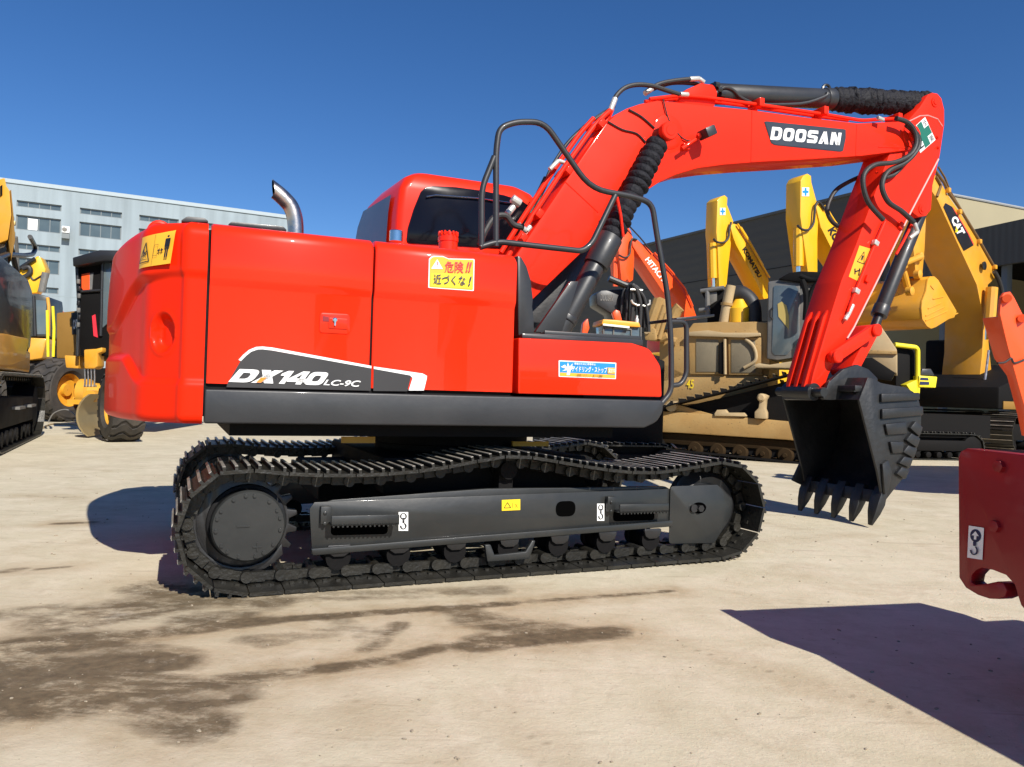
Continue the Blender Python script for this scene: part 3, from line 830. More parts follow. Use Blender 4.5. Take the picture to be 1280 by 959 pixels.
    wl = [(298, 450), (304, 443.5), (311, 437.5), (320, 433.8), (328, 433.3), (340, 434.5), (464, 457.5), (464, 460.6), (340, 438.2), (328, 436.8), (322, 437), (314, 439.8), (308, 444.5), (301, 451.5)]
    blk = [(284, 480), (301, 450.5), (308, 443.8), (314, 439.5), (322, 437), (330, 436.8), (464, 460.4), (463.3, 488.5), (283, 484)]
    flat('model_stripe', [(pxpoly(blk), GRYV), (pxpoly(wl), WHITE)], DR)
    xl, zl = X.xz(290, 479.5, Yn); xr, zr = X.xz(408.5, 482, Yn); _, zt1 = X.xz(297, 462, Yn)
    def txt(body, a, bq, c_, d_, m, parent, name, sh=.3, bo=.012, y=Yn - .008):
        TL, TR, BR, BL = [X.p3(*q, y) for q in (a, bq, c_, d_)]
        return decal(name, [TL, TR, BR, BL], [('text', body, (0, 0, 1, 1), m, sh, bo)], parent, lift=.001)
    def glyph(ch, u0, v0, u1, v1, t=.24, sh=.0, ta=.9):
        W_, H2 = u1 - u0, v1 - v0; tu = t * ta
        def ringp(r_):
            o = roundpoly(SQ, r_, 4); i = roundpoly([(tu, t), (1 - tu, t), (1 - tu, 1 - t), (tu, 1 - t)], [q * .55 for q in r_], 4)
            return [(o[k], o[(k + 1) % len(o)], i[(k + 1) % len(i)], i[k]) for k in range(len(o))]
        if ch in 'O0': Ps = ringp([.3] * 4)
        elif ch == 'D': Ps = ringp([.02, .36, .36, .02])
        elif ch == 'X': Ps = [[(0, 0), (tu * 1.35, 0), (1, 1), (1 - tu * 1.35, 1)], [(0, 1), (tu * 1.35, 1), (1, 0), (1 - tu * 1.35, 0)]]
        elif ch == '1': Ps = [[(.42, 0), (.95, 0), (.95, 1), (.42, 1)], [(.42, 1), (.42, .62), (.0, .62), (.0, .78)]]
        elif ch == '4': Ps = [[(.58, 0), (.58 + tu, 0), (.58 + tu, 1), (.58, 1)], [(0, .18), (1, .18), (1, .18 + t), (0, .18 + t)], [(0, .18 + t), (tu * 1.1, .18 + t), (.58, .84), (.58, 1), (.50, 1)]]
        elif ch == 'S': Ps = [[(.04, 0), (.85, 0), (.85, t), (0, t)], [(.85, 0), (1, .12), (1, .5), (.85, .6)], [(1 - tu, t), (.85, t), (.85, .40), (1 - tu, .40)], [(.1, .5 - t / 2 + .04), (.9, .5 - t / 2 - .02), (.9, .5 + t / 2 - .04), (.1, .5 + t / 2 + .02)], [(.15, 1), (0, .88), (0, .5), (.15, .4)], [(tu, 1 - t), (.15, 1 - t), (.15, .6), (tu, .6)], [(.15, 1), (.96, 1), (1, 1 - t), (.15, 1 - t)]]
        elif ch == 'A': Ps = [[(0, 0), (tu * 1.2, 0), (.62, 1), (.36, 1)], [(1 - tu * 1.2, 0), (1, 0), (.64, 1), (.38, 1)], [(.2, .2), (.8, .2), (.74, .2 + t * .85), (.26, .2 + t * .85)]]
        elif ch == 'N': Ps = [[(0, 0), (tu, 0), (tu, 1), (0, 1)], [(1 - tu, 0), (1, 0), (1, 1), (1 - tu, 1)], [(0, 1), (tu * 1.25, 1), (1, 0), (1 - tu * 1.25, 0)]]
        return [[(u0 + W_ * x + sh * H2 * (y - .5), v0 + H2 * y) for x, y in P] for P in Ps]
    TL, TR_, BR, BL = [X.p3(*q, Yn - .008) for q in ((291, 461), (408, 465.5), (408, 482), (289, 477.5))]
    gl = []
    for ch, a_, c_ in (('D', .02, .25), ('X', .25, .48), ('1', .49, .60), ('4', .60, .79), ('0', .79, .99)): gl += glyph(ch, a_, 0, c_, 1, .27, .10, 1.15)
    decal('model_lettering', [TL, TR_, BR, BL], [('poly', gl, WHITE)], DR, lift=.001)
    txt('LC-9C', (405, 474.5), (451, 476), (451, 484), (404, 481.5), WHITE, DR, 'model_lettering', .3, .02)
    flat('orange_flash', [(pxpoly([(320, 478), (326, 472), (333, 472), (326, 478.3)]), ORGV)], DR, Yn - .012)
    flat('model_stripe', [(pxpoly([(467, 461), (514, 469.2), (513, 474), (509, 489.2), (466.5, 488.8)]), GRYV), (pxpoly([(467, 458.3), (528, 467), (533.5, 470), (533, 474), (529.5, 488.2), (510.5, 488.2), (515.5, 472.5), (512, 469.3), (467, 461.2)]), WHITE)], PN)
    # yellow danger sticker
    q = [(536, 320), (593, 321), (592, 364), (535, 360)]
    quad = [X.p3(*k, -1.272) for k in q]
    outl = roundpoly([(0, 0), (1, 0), (1, .93), (.42, .93), (.30, 1.0), (.06, 1.0), (0, .9)], [.03, .03, .03, .05, .10, .12, .05], 4)
    inner = [(.5 + (u - .5) * .955, .47 + (v - .47) * .945) for u, v in outl]
    decal('danger_sticker', quad, [('poly', outl, WHITE), ('poly', inner, YELV), ('poly', [(.05, .06), (.95, .06), (.95, .48), (.05, .46)], YELS), ('poly', [(.05, .60), (.30, .60), (.175, .90)], WHITE), ('poly', [bar((.175, .70), (.175, .82), .014, 1.4), circ(.175, .66, .012, .016)], REDV),
        ('text', '危険', (.34, .50, .75, .84), REDV, 0, .008), ('text', '!!', (.80, .53, .93, .84), REDV, .3, .03), ('text', '近づくな', (.10, .13, .80, .43), NAVV, 0, .012), ('text', '!', (.86, .13, .93, .42), NAVV, .3, .03)], PN)
    # toolbox with rounded nose, its tray on top
    tb = X.poly([(648.5, 422.5), (790, 429), (812, 436), (826, 458), (827.5, 496.5), (648, 492)], Yn)
    b = NB(); prism(b, roundpoly(tb, [.01, .0, .12, .1, .02, .01], 6), -1.25, -.5); TBX = mk('toolbox', [(b, RED)], E, bev=.014, seg=3)
    q = [X.p3(*k, Yn) for k in ((698, 450.5), (770, 453.5), (769.5, 474), (698, 471))]
    decal('idling_sticker', q, [('poly', rsq(.03, 3.4), WHITE), ('poly', rsq(.02, 3.4, .018), BLUV), ('poly', [(.018, .06), (.982, .06), (.982, .26), (.018, .26)], YELV),
        ('poly', [[(.05, .35), (.12, .5), (.03, .6), (.1, .75), (.13, .6), (.15, .9), (.18, .62), (.23, .85), (.22, .6), (.26, .55), (.2, .45), (.18, .12), (.13, .12), (.14, .42)]], WHITE),
        ('text', 'アイドリング・ストップ', (.22, .34, .83, .70), WHITE, 0, .014), ('poly', [(.84, .32), (.975, .32), (.975, .68), (.84, .68)], YELV), ('text', '実施中', (.85, .36, .97, .64), WHITE, 0, .005), ('text', '環境のために停車時は', (.25, .76, .62, .90), WHITE, 0, .01), ('text', '地球にやさしく  省エネ運転', (.30, .10, .75, .22), BLKV, 0, .01)], TBX)
    b = NB()
    a0 = X.p3(652, 419, -1.2); a1 = X.p3(803, 427, -1.2)
    prism(b, [(a0.x, a0.z - .02), (a1.x, a1.z - .03), (a1.x, a1.z + .012), (a0.x + .12, a0.z + .016), (a0.x, a0.z + .01)], -1.21, -.55)
    TR = mk('tray', [(b, GREY)], E, bev=.006)
    b = NB(); a0 = X.p3(680, 417, -1.12); a1 = X.p3(801, 424, -1.12); prism(b, [(a0.x, a0.z - .01), (a1.x, a1.z - .01), (a1.x, a1.z + .02), (a0.x, a0.z + .02)], -1.13, -1.11); mk('tray_lip', [(b, GREY)], TR, bev=.004)
    # dark curved shield at the front of the panel
    sh = X.poly([(647, 319), (652, 321), (659, 333), (664, 350), (667, 374), (666, 383), (668, 400), (668, 418), (648, 420)], -1.18)
    b = NB(); prism(b, sh, -1.18, -.35); SHL = mk('front_shield', [(b, GREY)], E, bev=.012)
    b = NB(); prism(b, X.poly([(668, 415), (700, 419), (722, 352), (712, 352)], -.5), -.52, -.48); mk('inner_web', [(b, GREY)], E, bev=.004)
    b = NB(); prism(b, X.poly([(640, 424), (655, 385), (738, 304), (748, 312), (712, 424)], .15), .15, .185); mk('under_boom_shade', [(b, BLACK)], E, bev=.006)  # black plate added in place of the boom's shadowed underside
    b = NB(); box(b, 0.02, .9, -.55, .15, 1.15, 1.5); mk('front_deck', [(b, SHADE)], E)
    # items on the hood
    b = NB(); EP = [X.p3(a_, c_, -.35) for a_, c_ in ((369.5, 296), (369.5, 284), (368, 271), (363.5, 258.5), (356, 249.5), (348.5, 242.5), (342, 237.5))]
    tube(b, EP, .054, 20, smooth=6)
    b.verts.ensure_lookup_table(); dT = (EP[-1] - EP[-2]).normalized(); upT = Vector((-dT.z, 0, dT.x)); upT = upT if upT.z > 0 else -upT
    tipv = [v for v in b.verts if (v.co - EP[-1]).length < .056]
    for v in tipv: v.co += dT * (v.co - EP[-1]).dot(upT) * .85
    rim = [v.co.copy() for v in tipv]
    EX = mk('exhaust_pipe', [(b, STEEL)], E, ang=40)
    b = NB(); c = sum(rim, Vector()) / len(rim); rs = [b.verts.new(c + (q - c) * .9 + dT * .004) for q in rim]; b.faces.new(rs); mk('pipe_bore', [(b, HOLE)], EX, flat=True)
    b = NB()
    prism(b, roundpoly(X.poly([(224, 277), (234, 270.5), (256, 272.5), (262, 278)], -1.0), .03), -1.0, -.3)
    mk('rear_cover', [(b, GREY)], E, bev=.01)
    b = NB(); prism(b, roundpoly(X.poly([(284, 281), (290, 277), (354, 283), (360, 289)], -.9), .02), -.9, .4); mk('hood_louvre', [(b, BLACK)], E, bev=.008)
    b = NB(); p = X.p3(399, 289, -.6); lathe(b, (p.x, p.y, 2.06), (0, 0, 1), [(0, .06), (.035, .06), (.045, .04)], 20); mk('hood_cap', [(b, BLACK)], E)
    b = NB(); p = X.p3(495, 300, -1.0); lathe(b, (p.x, p.y, p.z - .01), (0, 0, 1), [(0, .042), (.065, .042), (.07, .036)], 24); mk('chrome_cap', [(b, CHROME)], E)
    b = NB(); p = X.p3(560, 307, -.75); lathe(b, (p.x, p.y, 2.07), (0, 0, 1), [(0, .066), (.135, .066), (.137, .071), (.165, .071), (.167, .064), (.18, .064)], 28)
    FL = mk('filler_neck', [(b, RED)], E)
    b = NB()
    for k in range(14):
        a = 2 * math.pi * k / 14; obox(b, (p.x + .064 * math.cos(a), p.y + .064 * math.sin(a), 2.07 + .19), .012, .012, .03, Matrix.Rotation(a, 3, 'Z'))
    cyl(b, (p.x, p.y, 2.24), (p.x, p.y, 2.27), .05); mk('filler_cap', [(b, RED)], FL, bev=.002)
    # ---------------------------------------------------------- cab
    def ringv(b, z, xn, xr, xf, yn, yf, r=.07):
        P = roundpoly([(xn, yn), (xf, yn), (xf, yf), (xr, yf)], [r, .15, .15, .12], 5)
        return [b.verts.new((x, y, z)) for x, y in P]
    cabr = -.41
    b = NB(); rings = [ringv(b, 1.16, -.42, -.60, .93, .2, 1.2), ringv(b, 1.9, -.42, -.60, 1.0, .2, 1.22), ringv(b, 2.40, -.415, -.585, 1.02, .2, 1.20), ringv(b, 2.62, -.41, -.55, .98, .2, 1.17), ringv(b, 2.80, -.395, -.49, .90, .2, 1.10), ringv(b, 2.90, -.35, -.40, .80, .21, 1.0, .09), ringv(b, 2.95, -.28, -.30, .70, .25, .92, .12), ringv(b, 2.975, -.15, -.16, .55, .34, .82, .12)]
    for i in range(len(rings) - 1):
        n = len(rings[i])
        for k in range(n): b.faces.new((rings[i][k], rings[i][(k + 1) % n], rings[i + 1][(k + 1) % n], rings[i + 1][k]))
    b.faces.new(rings[-1]); b.faces.new(rings[0][::-1])
    CABM = mk('cab', [(b, RED)], E, ang=50)
    w = X.poly([(508, 304), (510, 285), (517, 262), (526, 240), (531, 235), (541, 232.5), (570, 234), (600, 238), (630, 244), (652, 251), (668, 262), (668, 300), (650, 312)], .19)
    b = NB(); prism(b, roundpoly(w, .03, 3), .188, .21); WN = mk('side_window', [(b, GLASS)], CABM, bev=.003)
    b = NB(); tube(b, X.line([(533, 246), (545, 244), (600, 248), (640, 254)], .17), .006, 6); mk('glass_reflection', [(b, CHROME)], CABM)  # bright line put in for a reflection across the glass
    zq = [(2.12, .24), (2.12, 1.13), (2.70, 1.0), (2.70, .33)]
    b = NB()
    def rw(y, z):                                          # a point just proud of the cab's slanted back
        t = (y - .2) / 1.0; k = [(1.9, -.42, -.60), (2.40, -.415, -.585), (2.62, -.41, -.55), (2.80, -.395, -.49)]
        for (za, na, fa), (zb_, nb_, fb) in zip(k, k[1:]):
            if z <= zb_: u_ = (z - za) / (zb_ - za); return (na + (nb_ - na) * u_) * (1 - t) + (fa + (fb - fa) * u_) * t - .022
        return -.45
    b = NB(); g_ = [[b.verts.new((rw(y, z), y, z)) for y in (.36, .62, .88, 1.06)] for z in (1.95, 2.40, 2.62, 2.77)]
    for i in range(3):
        for j_ in range(3): b.faces.new((g_[i][j_], g_[i][j_ + 1], g_[i + 1][j_ + 1], g_[i + 1][j_]))
    mk('rear_window', [(b, GLASSB)], CABM)
    b = NB(); P3 = [(.95, .4, 1.4), (.95, 1.0, 1.4), (1.0, 1.0, 1.9), (1.02, 1.0, 2.4), (.93, .95, 2.75), (.93, .4, 2.75), (1.02, .4, 2.4), (1.0, .4, 1.9)]
    b.faces.new([b.verts.new((q[0] + .006, q[1], q[2])) for q in P3]); bmesh.ops.triangulate(b, faces=b.faces[:]); mk('windscreen', [(b, GLASS)], CABM, flat=True)
    b = NB(); box(b, cabr + .15, .8, 1.205, 1.228, 1.4, 2.35); mk('door_window', [(b, GLASS)], CABM)
    # ---------------------------------------------------------- boom
    yb0, yb1 = -.2, .2
    bp = X.poly([(622, 360), (647, 317), (707, 227), (735, 186), (757, 155), (770, 143), (784, 135.5), (800, 130), (822, 125.5), (850, 128), (890, 132.5), (937, 137), (1010, 147), (1073, 154), (1110, 152.5), (1130, 151.5), (1142, 156), (1149, 165), (1149, 176), (1141, 185.5), (1134, 188), (1078, 195), (1000, 200), (950, 202.5), (905, 206), (872, 210.5), (845, 218.5), (825, 227.5), (809, 238), (790, 256), (764, 283), (730, 313), (667, 373.5), (640, 402), (612, 395)], yb0)
    b = NB(); prism(b, bp, yb0, yb1); BM = mk('boom', [(b, REDB)], E, bev=.010)
    b = NB()                                                  # weld seam plates
    for px, pa, pb in ((940, 138, 203), (1071, 155, 195.5)):
        p0, p1 = X.p3(px, pa + 1, yb0), X.p3(px - 1, pb - 1, yb0); tube(b, [p0, p1], .006, 6)
    tube(b, X.line([(707, 228), (748, 266)], yb0), .005, 6); tube(b, X.line([(1098, 184), (1138, 185)], yb0), .006, 6)
    mk('weld_seam', [(b, REDB)], BM)
    b = NB(); p = X.p3(835, 165, yb0); bq = X.p3(838, 163, -.43)
    lathe(b, (p.x, yb0 + .01, p.z), (0, -1, 0), [(0, .16), (.015, .15), (.025, .12)], 30); lathe(b, (bq.x, -.372, bq.z), (0, -1, 0), [(0, .078), (.05, .078), (.06, .07), (.06, .045), (.065, .04)], 28)
    lathe(b, (p.x, yb1 - .01, p.z), (0, 1, 0), [(0, .075), (.21, .075)], 28)
    mk('pivot_boss', [(b, REDB)], BM)
    b = NB(); p2 = X.p3(1139, 170, yb0); lathe(b, (p2.x, yb0 + .005, p2.z), (0, -1, 0), [(0, .125), (.02, .12), (.02, .06), (.05, .055)], 30); mk('pin_boss', [(b, REDB)], BM)
    # maker's plate
    q = [X.p3(*k, yb0) for k in ((956, 153), (1056, 162), (1056, 189), (956, 181))]
    sh_ = roundpoly([(0.0, .98), (0.02, 1.02), (1, .98), (1, .60), (.965, .03), (.93, -.02), (.12, .04), (.08, .12)], [.01, .03, .04, .05, .04, .06, .06, .02], 3)
    decal('maker_plate', q, [('poly', [(.5 + (u - .5) * 1.02, .5 + (v - .5) * 1.06) for u, v in sh_], GRYV), ('poly', sh_, SLTV), ('poly', sum([glyph(ch, .07 + .148 * k, .24, .07 + .148 * k + .128, .82, .25, .045, 1.25) for k, ch in enumerate('DOOSAN')], []), WHITE)], BM, lift=.004)
    # work lamp
    b = NB(); c = X.p3(884, 166, -.34); obox(b, c, .11, .13, .085, Matrix.Rotation(R(-28), 3, 'Y')); WL = mk('work_lamp', [(b, GREY)], BM, bev=.012)
    b = NB(); tube(b, X.line([(852, 186), (868, 175), (880, 168)], -.28), .018, 8); p = X.p3(856, 184, -.22); obox(b, (p.x, -.225, p.z), .06, .05, .05); p = X.p3(872, 171, -.3); cyl(b, p, (p.x + .04, p.y - .01, p.z + .03), .022)
    mk('lamp_bracket', [(b, REDB)], BM, bev=.003)
    b = NB(); tube(b, X.line([(829, 124), (836, 150), (848, 168), (860, 176), (872, 172)], -.215), .006, 6, smooth=4); tube(b, X.line([(786, 137), (802, 146), (818, 160)], -.21), .008, 6, smooth=4); tube(b, X.line([(760, 152), (778, 162), (796, 167), (807, 178)], -.21), .007, 6, smooth=4)
    mk('lamp_wiring', [(b, RUBBER)], BM)
    # boom cylinders either side
    for s in (-1, 1):
        yy = s * .31
        hi = X.p3(838, 163, -.43); lo = X.p3(690, 432, -.31); hi.y = lo.y = yy; mid = X.p3(763, 297, -.31); mid.y = yy
        t = (mid - hi).length / (lo - hi).length
        d = (hi - lo).normalized()
        b = NB(); cyl(b, lo, mid - d * .02, .085, n=28); cyl(b, mid - d * .28, mid, .105, n=28); lathe(b, lo + d * .22, d, [(0, .087), (.01, .094), (.05, .094), (.06, .087)], 28)
        BC = mk('boom_cylinder', [(b, GREY)], E, bev=.004)
        b = NB(); accordion(b, mid, hi - d * .08, .080, .104, 14, 22, .12); mk('rod_boot', [(b, BOOT)], BC, ang=60)
        b = NB(); cyl(b, hi - d * .13, hi - d * .02, .05); lathe(b, (hi.x, yy - .055, hi.z), (0, 1, 0), [(0, .066), (.11, .066)], 24); mk('rod_eye', [(b, BLACK)], BC)
        b = NB(); lathe(b, hi - d * .12, d, [(0, .066), (.025, .066)], 24); mk('hose_clamp', [(b, CHROME)], BC)
    b = NB(); tube(b, X.line([(771, 245), (776, 270), (779, 296)], -.42), .012, 8); mk('red_strap', [(b, REDB)], E)
    # arm cylinder over the boom
    a = X.p3(884, 117, 0); c = X.p3(1040, 124, 0); e = X.p3(1160, 131, 0); d = (e - a).normalized()
    b = NB(); cyl(b, a + d * .05, c, .095, n=28); lathe(b, c - d * .12, d, [(0, .095), (.01, .105), (.11, .105), (.12, .09)], 28); AC = mk('arm_cylinder', [(b, GREY)], E, bev=.004)
    b = NB(); accordion(b, c, e - d * .02, .100, .122, 19, 30, .10)
    for v in b.verts: v.co += Vector((random.uniform(-.008, .008), random.uniform(-.006, .006), random.uniform(-.008, .008)))
    mk('rod_boot', [(b, BOOT)], AC, ang=80)
    b = NB(); tube(b, X.line([(940, 131), (1000, 130), (1030, 121), (1034, 116)], -.10), .017, 10, smooth=4); mk('cylinder_pipe', [(b, GREY)], AC)
    b = NB(); tube(b, [c - d * .08 + Vector((0, 0, .09)) + d * .05 * math.cos(k) + Vector((0, 0, .05 * math.sin(k))) for k in [R(10 + 15 * j_) for j_ in range(12)]], .014, 8); mk('pipe_bend', [(b, BLACK)], AC)
    b = NB(); prism(b, roundpoly(X.poly([(845, 128), (858, 112), (876, 104), (892, 106), (897, 116), (893, 134)], -.12), .04), -.12, .12); mk('cylinder_bracket', [(b, REDB)], BM, bev=.01)
    b = NB()
    for px, py in ((893, 106), (896, 112), (900, 118)): cyl(b, X.p3(px, py, -.10), X.p3(px + 5, py + 1, -.10), .03, n=8)
    mk('hose_coupling', [(b, BLACK)], AC)
    # pipes and hoses on the boom
    pipes = [[(634, 322), (664, 272), (705, 210), (742, 158), (757, 143), (763, 138)], [(640, 326), (672, 280), (712, 218), (738, 178), (760, 148), (765, 136)], [(626, 316), (655, 270), (694, 210), (724, 168), (742, 148)]]
    for k, P in enumerate(pipes):
        b = NB(); tube(b, X.line(P, (-.17, -.11, -.04)[k]), .021, 10, fil=.06); mk('steel_pipe', [(b, REDB)], BM)
    for k, P in enumerate(([(812, 124), (850, 119.5), (880, 121.5), (942, 130), (1024, 142), (1078, 151), (1100, 149), (1122, 148.5)], [(806, 127), (850, 123), (880, 125.5), (942, 134), (1024, 146), (1060, 150.5)])):
        b = NB(); tube(b, X.line(P, -.15 + .09 * k), .016, 10, fil=.08); mk('steel_pipe', [(b, REDB)], BM)
    b = NB()
    for px, py in ((945, 131), (1025, 141), (1117, 149)):
        p = X.p3(px, py, -.12); obox(b, p, .055, .17, .075); obox(b, (p.x - .01, p.y, p.z - .06), .03, .04, .10)
    for px, py in ((668, 270), (705, 216), (745, 158), (648, 300)):
        p = X.p3(px, py, -.12); obox(b, p, .07, .22, .05, Matrix.Rotation(R(-55 if px < 780 else -20), 3, 'Y'))
    mk('pipe_clamp', [(b, REDB)], BM, bev=.004)
    hoses = [([(765, 131), (771, 119), (782, 109.5), (797, 106), (815, 107.5), (833, 113), (849, 118)], -.16, .020), ([(806, 116), (822, 106), (840, 101.5), (862, 99)], -.08, .020), ([(815, 112), (840, 104), (870, 105), (888, 110)], -.02, .018),
             ([(648, 296), (676, 240), (690, 208), (712, 176), (740, 152), (768, 133)], .02, .013), ([(655, 290), (684, 228), (702, 188), (730, 158), (760, 137)], .08, .012), ([(600, 306), (606, 290), (618, 272), (632, 270), (642, 281), (654, 284)], -.45, .024), ([(640, 296), (668, 250), (682, 222)], -.02, .018),
             ([(1120, 148), (1134, 153), (1143, 164), (1145, 180), (1137, 194), (1118, 203), (1094, 206), (1081, 216), (1079, 232), (1086, 254), (1104, 275)], -.30, .024),
             ([(1133, 156), (1147, 170), (1147, 186), (1132, 203), (1112, 213), (1104, 224), (1103, 237), (1111, 253), (1127, 264), (1142, 278)], -.27, .026),
             ([(1084, 217), (1060, 228), (1044, 239), (1035, 256), (1035, 268), (1043, 280), (1060, 288)], .19, .022), ([(1107, 222), (1118, 218), (1127, 208), (1131, 196)], -.22, .022), ([(893, 118), (904, 110), (915, 112), (926, 122), (938, 128)], -.10, .016)]
    for P, y, r_ in hoses:
        b = NB(); tube(b, X.line(P, y), r_, 10, smooth=6); mk('hydraulic_hose', [(b, RUBBER)], BM)
    b = NB()
    for a_, c_, y, r_ in (((763, 138), (769, 123), -.165, .024), ((806, 117), (815, 111), -.08, .024), ((850, 118), (860, 118.5), -.16, .022), ((862, 99), (874, 98.5), -.08, .023), ((874, 98.5), (880, 103), -.08, .021), ((889, 110), (900, 109), -.02, .022),
                          ((687, 212), (698, 201), -.14, .020), ((698, 201), (707, 204), -.14, .018), ((634, 268), (642, 258), -.40, .026), ((640, 248), (650, 255), -.42, .034), ((648, 281), (658, 289), -.35, .022), ((658, 289), (663, 283), -.35, .02), ((1097, 147), (1104, 150), -.26, .02)):
        cyl(b, X.p3(*a_, y), X.p3(*c_, y), r_, n=10)
    mk('hose_fitting', [(b, ZINC)], BM, bev=.003)
    # ---------------------------------------------------------- arm
    ya0, ya1 = -.17, .17
    ap = X.poly([(1160, 118.5), (1166, 115.8), (1172, 117), (1177, 123), (1180.5, 137), (1180.5, 156), (1175, 194), (1166, 232), (1164, 262), (1158, 270), (1148, 271), (1139, 264), (1094, 355), (1067, 409), (1058, 424), (1036, 468), (1030, 486), (1020, 497), (1010, 496), (1017, 466), (1040, 389), (1052, 351), (1070, 307), (1100, 225), (1108, 204), (1122, 165), (1136, 150), (1150, 134)], ya0)
    b = NB(); prism(b, roundpoly(ap, .012, 2), ya0, ya1); AR = mk('arm', [(b, REDB)], E, bev=.008)
    b = NB(); tube(b, X.line([(1173, 199), (1138, 266), (1094, 356), (1067, 410), (1059, 423)], ya0 - .004), .010, 6)
    tube(b, X.line([(1136, 152), (1150, 145), (1160, 144.5), (1172, 149), (1178, 158)], ya0 - .001), .007, 6); 
    mk('edge_line', [(b, mat('pale_red_edge', (.72, .26, .24), .5, var=.5, scale=60))], AR)  # paler red line along the plate's edge
    b = NB()
    for px, py, r_ in ((1168, 128, .05), (1152, 262, .05), (1171, 172, .018), (1172, 185, .015), (1105, 276, .02), (1095, 216, .012)): lathe(b, tuple(X.p3(px, py, ya0 + .003)), (0, -1, 0), [(0, r_), (.012, r_), (.012, r_ * .6), (.02, r_ * .55)], 16)
    mk('pin_heads', [(b, REDB)], AR)
    b = NB()                                                  # the three stiffening ribs on the inside face
    for k, (pa, pb) in enumerate((((1018, 393), (989, 492)), ((1031, 381), (1000, 492)), ((1038, 391), (1011, 490)))):
        yy = (.10, .0, -.10)[k]
        q0 = X.p3(1040, 389, ya0); q1 = X.p3(1013, 485, ya0)
        v0, v1 = Vector((q0.x, yy, q0.z)), Vector((q1.x, yy, q1.z)); dd = (v1 - v0).normalized(); nn = Vector((-dd.z, 0, dd.x)); nn = nn if nn.x < 0 else -nn
        P = [v0 - dd * .02, v0 + dd * .07 + nn * .035, v1 + nn * .035, v1]
        prismv(b, [p + Vector((0, -.022, 0)) for p in P], (0, .044, 0))
    mk('wear_rib', [(b, REDB)], AR, bev=.006)
    qd = [X.p3(*k, ya0) for k in ((1074, 307), (1087.5, 311), (1075, 353), (1060.5, 346))]
    decal('caution_sticker', qd, [('poly', SQ, YELV), ('poly', warn_triangle(.55, .52, .6, .34, .45, t=.012), BLKV), ('poly', [bar((.55, .6), (.55, .74), .03, .45), bar((.3, .2), (.7, .32), .02, .45), bar((.7, .15), (.62, .36), .02, .45), bar((.25, .3), (.4, .14), .02, .45)], BLKV)], AR)
    qd = [X.p3(*k, ya0) for k in ((1140, 161), (1156, 146.5), (1169, 175), (1150, 191.5))]
    decal('safety_sticker', qd, [('poly', SQ, WHITE), ('poly', [[(.33, 0.02), (.67, 0.02), (.67, .98), (.33, .98)], [(0.02, .33), (.33, .33), (.33, .67), (0.02, .67)], [(.67, .33), (.98, .33), (.98, .67), (.67, .67)]], GRNV), ('text', '安', (.05, .72, .28, .95), BLKV, 0, 0), ('text', '全', (.72, .72, .95, .95), BLKV, 0, 0), ('text', '第', (.72, .05, .95, .28), BLKV, 0, 0), ('text', '一', (.05, .12, .28, .18), BLKV, 0, 0)], AR)
    # arm pipework
    b = NB(); tube(b, X.line([(1106, 277), (1094, 304), (1070, 362), (1060, 390)], ya0 - .03), .014, 8); tube(b, X.line([(1141, 278), (1130, 300), (1120, 318)], ya0 + .02), .014, 8); mk('steel_pipe', [(b, REDB)], AR)
    b = NB()
    for px, py in ((1094, 304), (1070, 364)): p = X.p3(px, py, ya0 - .03); obox(b, p, .06, .05, .05, Matrix.Rotation(R(25), 3, 'Y'))
    for pa, pb in (((1066, 381), (1060, 394)), ((1060, 394), (1056, 400)), ((1143, 279), (1147, 290)), ((1147, 290), (1137, 298))): cyl(b, X.p3(*pa, ya0 - .03), X.p3(*pb, ya0 - .03), .022, n=10)
    mk('pipe_fitting', [(b, ZINC)], AR, bev=.004)
    b = NB()
    for px, py in ((1084, 349), (1126, 282)): p = X.p3(px, py, ya0 - .012); obox(b, p, .05, .03, .07, Matrix.Rotation(R(25), 3, 'Y'))
    mk('clamp_stub', [(b, REDB)], AR, bev=.004)
    # bucket cylinder along the arm's outer edge
    a = X.p3(1150, 266, 0); c = X.p3(1099, 393, 0); e = X.p3(1092, 413, 0); d = (e - a).normalized()
    b = NB(); cyl(b, a, c, .072, n=24); cyl(b, c - d * .10, c + d * .02, .082, n=24); BK = mk('bucket_cylinder', [(b, GREY)], E, bev=.004)
    b = NB(); cyl(b, c, e, .048); mk('rod', [(b, BLACK)], BK)
    # links
    def lnk(name, pa, pb, w0, w1, y0, y1, m=REDB):
        p0, p1 = X.p3(*pa, y0), X.p3(*pb, y0); p0.y = p1.y = 0; d_ = (p1 - p0).normalized(); nn = Vector((-d_.z, 0, d_.x)); b_ = NB()
        P = []
        for k in range(9): a_ = R(90 + 180 * k / 8); P.append(p0 + d_ * math.cos(a_) * w0 + nn * math.sin(a_) * w0)
        for k in range(9): a_ = R(-90 + 180 * k / 8); P.append(p1 + d_ * math.cos(a_) * w1 + nn * math.sin(a_) * w1)
        prism(b_, [(p.x, p.z) for p in P], y0, y1); return mk(name, [(b_, m)], E, bev=.008)
    for y0, y1 in ((-.245, -.19), (.19, .245)):
        k = lnk('side_link', (1045, 446), (1094, 413), .062, .058, y0, y1)
        if y0 < 0:
            b = NB()
            for px, py in ((1045, 446), (1094, 413)): p = X.p3(px, py, -.24); lathe(b, (p.x, y0 + .01, p.z), (0, -1, 0), [(0, .062), (.035, .062), (.045, .05)], 24)
            mk('link_boss', [(b, REDB)], k)
    lnk('bucket_link', (1094, 413), (1068, 463), .06, .055, -.13, .13)
    # ---------------------------------------------------------- bucket
    yk0, yk1 = -.5, .5
